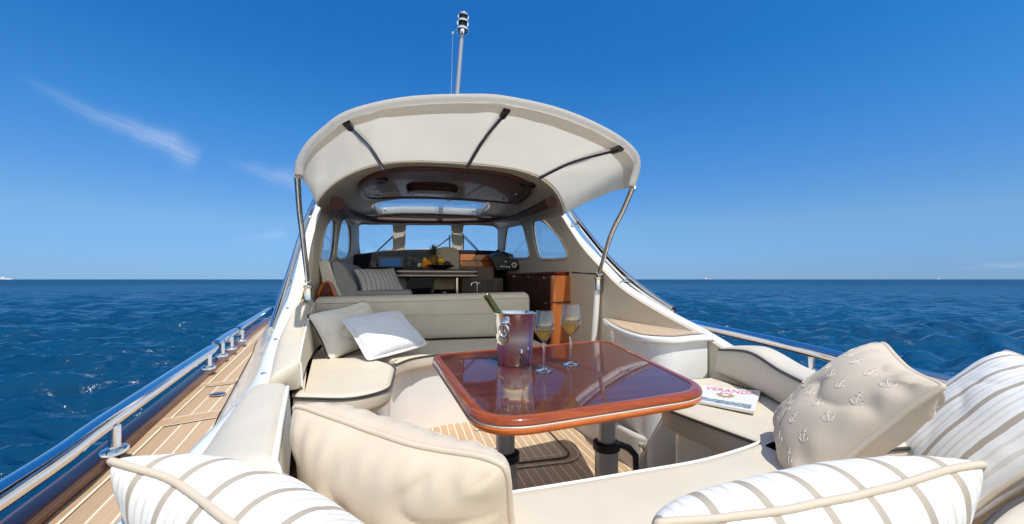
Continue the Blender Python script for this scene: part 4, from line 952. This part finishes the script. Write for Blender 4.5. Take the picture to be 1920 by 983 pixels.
wv = [(.04 + .9 * t, .76 + .06 * noise.noise(V(t * 9, 1, 0))) for t in np.linspace(0, 1, 24)] + [(.94 - .9 * t, .92 + .04 * noise.noise(V(t * 8, 5, 0))) for t in np.linspace(0, 1, 24)]
b = MB(); n_ = 24
b.grid([[mag_pt(*wv[i], .001) for i in range(n_)], [mag_pt(*wv[2 * n_ - 1 - i], .001) for i in range(n_)]]); b.build('cover_picture', mat('cover_print', mottled((.22, .28, .33), .9, 90), .4), mt_, 180)
# ------------------------------------------------------------------ saloon furniture seen through the open cabin
cab = thing('galley_cabinet', 'dark mahogany cabinet with round knobs and a honey coloured rounded end', 'cabinet', (1.4, 4.3, -.62))
cp_ = [(1.49, 3.74), (1.475, 3.98), (1.42, 4.9), (1.40, 5.05), (1.19, 5.05), (1.225, 4.5), (1.315, 3.80), (1.335, 3.74)]
MB().prism(ccw(cp_), SOLE, .04, 0).build('carcass', M['mahogdark'], cab, 30)
MB().prism(inset(ccw(cp_), -.012), .042, .072, .008, 3).build('worktop', M['mahog'], cab, 40)
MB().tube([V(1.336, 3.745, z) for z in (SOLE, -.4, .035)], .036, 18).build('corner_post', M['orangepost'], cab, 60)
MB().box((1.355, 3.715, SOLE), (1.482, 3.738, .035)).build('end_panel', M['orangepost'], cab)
MB().box((1.30, 3.706, -.215), (1.485, 3.7145, -.205)).build('trim_line', M['mahogdark'], cab)
def on_front(px, py):
    a, c = V(1.315, 3.80, 0), V(1.225, 4.5, 0); t = c - a; return PP(px, py, a, V(t.y, -t.x, 0))
for q in ((966, 519), (994, 520), (1024, 522), (1025, 569)):
    p = on_front(*q); MB().lathe([(.008, 0), (.006, .012), (.016, .018), (.016, .026), (0, .030)], p, 16, axis=(-1, -.1, 0)).build('knob', M['chrome'], cab)
for (q0, q1) in (((980, 513), (980, 620)), ((1009, 514), (1009, 640))):
    a, c = on_front(*q0), on_front(*q1); MB().tube([a, c], .004, 6).build('door_gap', M['black'], cab)
# saloon table with fruit
y = 4.55
tl, tr_ = PY(744, 506, y), PY(897, 506, y); zt = .105
st_ = thing('saloon_table', 'dark saloon table with two pale edge bands, inside the cabin', 'table', ((tl.x + tr_.x) / 2, y + .3, -.62))
sp_ = roundpoly([(tl.x, y), (tr_.x, y), (tr_.x - .02, y + .62), (tl.x + .02, y + .62)], .06, 5)
MB().prism(sp_, zt - .085, zt, .012, 3).build('top', M['mahogdark'], st_, 40)
for z in (zt - .022, zt - .066): MB().tube([V(x, yy, z) for x, yy in inset(sp_, -.001)], .0085, 8, closed=True).build('edge_band', M['inlay'], st_, 60)
lg = PY(857, 530, y + .3); MB().tube([V(lg.x, y + .3, -.62), V(lg.x, y + .3, zt - .08)], .028, 16).build('leg', M['steel'], st_, 60)
def ball(name, label, cat, p, r, m, sq=1.0, group=None, bits=None):
    t = thing(name, label, cat, (p.x, p.y, p.z - r * sq), group) if bits else None
    b = MB().lathe([(0, -r * sq)] + [(r * math.cos(a), r * sq * math.sin(a)) for a in np.linspace(-1.45, 1.45, 12)] + [(0, r * sq)], p, 20)
    o = b.build(name, m, t, 180)
    if not t: tag(o, label, cat, group)
    return o
fy = y + .14
bwl = PY(826, 503, fy); fb_ = thing('fruit_bowl', 'low dark bowl under the fruit on the saloon table', 'bowl', (bwl.x, fy, zt))
MB().lathe([(0, .001), (.06, .001), (.11, .02), (.15, .045), (.146, .047), (.10, .024), (0, .012)], (bwl.x, fy, zt), 32).build('dish', M['black'], fb_, 40)
MB().lathe([(.146, .044), (.153, .046), (.149, .051), (.144, .048)], (bwl.x, fy, zt), 32).build('rim', M['mahog'], fb_, 60)
for i, (q, r, m, lab, sq) in enumerate((((795, 497), .036, 'fruit_orange', 'orange at the left end of the fruit bowl', 1), ((803, 493), .040, 'fruit_orange', 'orange beside the pineapple in the fruit bowl', 1),
        ((797, 489), .030, 'fruit_yellow', 'small yellow fruit resting on the oranges', 1.2), ((827, 489), .040, 'fruit_yellow', 'round yellow lemon right of the pineapple', .92), ((839, 497), .040, 'fruit_dark', 'dark plum at the right end of the fruit bowl', .95), ((787, 499), .026, 'creamcloth', 'pale small fruit at the far left of the fruit', 1))):
    p = PY(*q, fy - .02 + .012 * (i % 3)); p.z = max(p.z, zt + r * sq + (.02 if i > 1 else .006)); ball(['orange', 'orange', 'yellow_fruit', 'lemon', 'plum', 'small_fruit'][i], lab, 'fruit', p, r, M[m], sq)
pp = PY(813, 490, fy + .05); pt_ = thing('pineapple', 'pineapple with spiky green crown standing in the fruit bowl', 'pineapple', (pp.x, pp.y, zt + .02))
MB().lathe([(0, 0), (.035, .004), (.055, .03), (.06, .075), (.052, .115), (.03, .14), (0, .145)], (pp.x, pp.y, zt + .02), 24).build('body', M['pine_skin'], pt_, 180)
lf_ = MB()
for i in range(34):
    a = i * 2.4; el = .25 + 1.15 * (i / 34); r0 = .022 * (1 - i / 40); base = V(pp.x + r0 * math.cos(a), pp.y + r0 * math.sin(a), zt + .155 + .03 * i / 34); dr = V(math.cos(a) * math.cos(el), math.sin(a) * math.cos(el), math.sin(el)); L = .075 + .04 * (i / 34)
    sd = V(-math.sin(a), math.cos(a), 0) * .009; t1 = base + dr * L * .55 + V(0, 0, .006); t2 = base + dr * L + V(0, 0, -.004 * (1 - i / 34)); lf_.add([base - sd, base + sd, t1 + sd * .8, t2, t1 - sd * .8, base + V(0, 0, -.004), t1 + V(0, 0, -.004)], [(0, 5, 6, 4), (5, 1, 2, 6), (4, 6, 3), (6, 2, 3), (0, 4, 2, 1), (4, 3, 2)])
lf_.build('crown', M['leaf'], pt_, 40)
# settee on the left, its pillow and the varnished end panel
se = thing('saloon_settee', 'grey upholstered settee at the left of the cabin with pale end panel', 'settee', (-.5, 4.5, -.62))
s_pts = [PD(603, 492, 3.95), PD(625, 490, 4.1), PD(637, 497, 4.2), PD(660, 530, 4.35), PD(664, 560, 4.35), PD(625, 562, 4.0)]
b = MB(); f0 = [PY(621, 489, 3.98), PY(634, 489, 4.05), PY(645, 498, 4.06), PY(667, 535, 4.02), PY(672, 560, 4.0), PY(628, 560, 3.95)]
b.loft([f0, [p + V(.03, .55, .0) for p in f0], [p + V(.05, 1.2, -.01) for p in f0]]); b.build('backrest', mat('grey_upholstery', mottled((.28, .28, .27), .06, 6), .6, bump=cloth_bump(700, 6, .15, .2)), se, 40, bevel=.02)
e0 = [PY(597, 492, 3.9), PY(607, 487, 3.9), PY(617, 491, 3.9), PY(630, 535, 3.9), PY(640, 556, 3.9), PY(618, 552, 3.9), PY(606, 540, 3.9)]
b = MB(); b.loft([e0, [p + V(0, .05, 0) for p in e0]]); b.build('end_panel', M['creamcloth'], se, 30, bevel=.008)
MB().box((-.62, 4.0, -.62), (.05, 5.2, -.17)).build('seat_base', M['mahogdark'], se)
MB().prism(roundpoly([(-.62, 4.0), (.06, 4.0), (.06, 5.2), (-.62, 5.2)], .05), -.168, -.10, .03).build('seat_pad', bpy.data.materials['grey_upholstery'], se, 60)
wp = thing('varnished_locker', 'curved varnished wooden locker end beside the left pole socket', 'locker', (-.6, 3.75, SOLE))
w0 = [PY(596, 555, 3.74), PY(603, 538, 3.74), PY(612, 529, 3.74), PY(620, 534, 3.74), PY(628, 555, 3.74)]
w0 = [p.copy() for p in spline(w0, 20)] + [V(w0[-1].x, 3.74, -.6), V(w0[0].x, 3.74, -.6)]
b = MB(); b.loft([w0, [p + V(0, .16, 0) for p in w0]]); b.build('carcass', M['mahog'], wp, 40)
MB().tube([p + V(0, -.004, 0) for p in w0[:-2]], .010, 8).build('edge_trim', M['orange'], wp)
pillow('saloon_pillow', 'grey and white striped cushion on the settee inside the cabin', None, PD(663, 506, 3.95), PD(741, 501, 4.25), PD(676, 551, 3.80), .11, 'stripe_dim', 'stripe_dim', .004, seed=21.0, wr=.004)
bs_ = thing('saloon_bench', 'grey upholstered bench behind the saloon table', 'bench', (.2, 5.3, -.62))
MB().prism(roundpoly([(-.35, 4.9), (.02, 4.9), (.02, 5.35), (-.35, 5.35)], .05), -.25, .06, .03).build('pad', bpy.data.materials['grey_upholstery'], bs_, 60)
MB().box((-.33, 4.92, -.62), (.0, 5.33, -.255)).build('base', M['mahogdark'], bs_)
# helm seat
hs_ = thing('pilot_chair', 'beige pilot chair with rounded back behind the fruit', 'chair', (.5, 5.1, -.62))
h0 = spline([PY(812, 506, 5.1), PY(814, 476, 5.1), PY(820, 466, 5.1), PY(838, 463, 5.1), PY(857, 467, 5.1), PY(862, 478, 5.1), PY(862, 506, 5.1)], 36)
h0 = h0 + [V(h0[-1].x, 5.1, -.12), V(h0[0].x, 5.1, -.12)]; cc_ = sum(h0, V(0, 0, 0)) / len(h0)
b = MB(); b.loft([[cc_ + (p - cc_) * .93 for p in h0], [p + V(0, .02, 0) for p in h0], [p + V(0, .11, 0) for p in h0], [cc_ + (p - cc_) * .93 + V(0, .13, 0) for p in h0]]); b.build('backrest', M['liner'], hs_, 50)
MB().prism(roundpoly([(h0[0].x, 5.22), (h0[-1].x + .02, 5.22), (h0[-1].x + .02, 5.6), (h0[0].x, 5.6)], .05), -.16, -.06, .03).build('seat', M['liner'], hs_, 60)
MB().tube([V(.48, 5.42, -.62), V(.48, 5.42, -.15)], .05, 16).build('pedestal', M['steel'], hs_, 60)
# dashboard and console
da_ = thing('dashboard', 'dark dashboard below the windscreen with a blue plotter screen and gauges', 'dashboard', (.3, 5.9, -.62))
dp = [PY(636, 488, 5.5), PY(665, 479, 5.62), PY(740, 471, 5.7), PY(800, 469, 5.7), PY(865, 470, 5.7), PY(935, 472, 5.65), PY(962, 478, 5.6)]
P = resample(spline(dp, 60), 50); b = MB()
b.grid([[V(p.x, 6.02, p.z + .02) for p in P], [p + V(0, .06, .012) for p in P], [p.copy() for p in P], [p + V(0, -.03, -.03) for p in P], [p + V(0, -.05, -.24) for p in P], [V(p.x, p.y - .02, -.6) for p in P]]); b.build('fascia', M['fascia'], da_, 50)
def on_dash(px, py): return PY(px, py, 5.595)
def dash_quad(x0, y0, x1, y1, m, name, t=.006, par=None):
    a, c = on_dash(x0, y0), on_dash(x1, y1); MB().box((a.x, a.y - .03, c.z), (c.x, a.y + .03, a.z)).build(name, m, par or da_, bevel=.003)
dash_quad(709, 482, 757, 502, M['blackrub'], 'bezel'); 
a, c = on_dash(713, 485), on_dash(752, 500); MB().box((a.x, a.y - .034, c.z), (c.x, a.y - .031, a.z)).build('plotter_screen', M['screen'], da_)
dash_quad(691, 491, 706, 502, M['blackrub'], 'switch_panel')
for q in ((768, 487), (778, 489), (767, 496), (786, 492)):
    p = on_dash(*q); MB().lathe([(.03, 0), (.03, .01), (.024, .014), (.022, .009), (0, .009)], p + V(0, -.02, 0), 18, axis=(0, -1, 0)).build('gauge', M['blackrub'], da_)
op = thing('wood_bulkhead', 'sunlit orange varnished panel right of the pilot chair', 'bulkhead', (.85, 5.55, -.62))
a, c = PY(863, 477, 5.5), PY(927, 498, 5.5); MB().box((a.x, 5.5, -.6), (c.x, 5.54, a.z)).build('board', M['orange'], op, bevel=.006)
MB().box((a.x + .01, 5.485, lerp(c.z, a.z, .40)), (c.x - .02, 5.498, lerp(c.z, a.z, .47))).build('moulding', M['mahog'], op, bevel=.003)
a = PY(896, 498, 4.95); c = PY(925, 545, 4.95); MB().box((PY(866, 498, 4.95).x, 4.95, -.6), (c.x, 5.0, a.z - .01)).build('lower_board', M['mahogdark'], op, bevel=.004)
co = thing('helm_console', 'black instrument console with a white dial under the right windows', 'console', (1.25, 5.1, -.62))
q0 = [PY(921, 484, 5.12), PY(930, 478, 5.12), PY(950, 480, 5.12), PY(968, 488, 5.12), PY(976, 505, 5.12), PY(930, 508, 5.12)]
b = MB(); b.loft([q0, [p + V(.0, .25, .04) for p in q0]]); b.build('housing', M['black'], co, 40, bevel=.012)
p = PY(964, 497, 5.11); MB().lathe([(0, 0), (.035, 0), (.035, .012), (.028, .014), (.024, .010), (0, .010)], p, 24, axis=(0, -1, 0)).build('dial', M['dial'], co); MB().lathe([(0, .0), (.014, 0), (.014, .014), (0, .015)], p, 16, axis=(0, -1, 0)).build('dial_face', M['black'], co)
for k, q in enumerate(((940, 500), (945, 500), (950, 501), (955, 501), (948, 491))):
    p = PY(*q, 5.115); MB().lathe([(.010, 0), (.010, .008), (0, .010)], p, 12, axis=(0, -1, 0)).build('switch', M['steel'], co)
MB().prism([(1.00, 5.02), (1.14, 5.02), (1.14, 5.3), (1.00, 5.3)], -.6, .02, .01).build('pedestal', M['mahogdark'], co, 40)
cm = PY(934, 474, 5.5); cmp = thing('compass', 'small black domed compass on the console by the windscreen corner', 'compass', (cm.x, cm.y, cm.z - .06))
MB().lathe([(.05, -.07), (.05, -.045), (.04, -.035)], cm, 20).build('base', M['black'], cmp, 40); MB().lathe([(.042, -.036), (.046, -.01), (.036, .022), (.018, .038), (0, .042)], cm, 20).build('dome', M['black'], cmp, 180)
tap = PY(889, 534, 4.2); fa = thing('tap', 'small bright tap above the backrest inside the cabin', 'tap', (tap.x, 4.2, tap.z - .05))
MB().tube(spline([tap + V(.03, 0, -.25), tap + V(.03, 0, .0), tap + V(.01, 0, .022), tap + V(-.02, 0, .015), tap + V(-.028, 0, -.008)], 20), .006, 8).build('spout', M['chrome'], fa, 60)
MB().tube([tap + V(.03, 0, .005), tap + V(.06, 0, .022)], .005, 8).build('lever', M['chrome'], fa)
# ------------------------------------------------------------------ far ships
def ship(px, dist, L, label, m, facing=1):
    p = PD(px, 524, dist); p.z = SEA; e = V(CYW, -SY, 0) * facing; n = V(SY, CYW, 0); t = thing('ship', label, 'ship', tuple(p), 'ships on the horizon'); W_ = L * .16
    out = [(-.5, -.8), (-.48, -1), (.3, -1), (.44, -.55), (.5, 0), (.44, .55), (.3, 1), (-.48, 1), (-.5, .8)]
    MB().loft([[p + e * (x * L * k) + n * (yy * W_ / 2 * k) + V(0, 0, z * L) for x, yy in out] for k, z in ((.94, -.02), (.97, .03), (1, .075))]).build('hull', m, t, 40)
    MB().loft([[p + e * (x * L) + n * (yy * W_ / 2) + V(0, 0, z * L) for x, yy in ((x0, -.8), (x1, -.8), (x1, .8), (x0, .8))] for x0, x1, z in ((-.42, -.2, .076), (-.42, -.2, .14), (-.40, -.24, .141), (-.39, -.26, .19))]).build('deckhouse', M['gel'], t, 30)
    MB().tube([p + e * (-.3 * L) + V(0, 0, .19 * L), p + e * (-.3 * L) + V(0, 0, .26 * L)], L * .008, 6).build('mast', M['gel'], t)
    MB().loft([[p + e * (x * L) + n * (yy * W_ / 2) + V(0, 0, z * L) for x, yy in ((-.12, -.7), (.3, -.7), (.3, .7), (-.12, .7))] for z in (.076, .10)]).build('hatches', m, t)
gh = mat('hazy_hull_paint', (.42, .46, .52), .6)
ship(12, 3200, 95, 'tiny white ship on the horizon at the far left edge', M['gel']); ship(1328, 5200, 110, 'tiny grey ship on the horizon right of the boat', gh); ship(1757, 6000, 75, 'tiniest ship on the horizon near the right edge', gh, -1)
# ------------------------------------------------------------------ tidy the helper property
for o in bpy.data.objects:
    if '_base' in o: del o['_base']
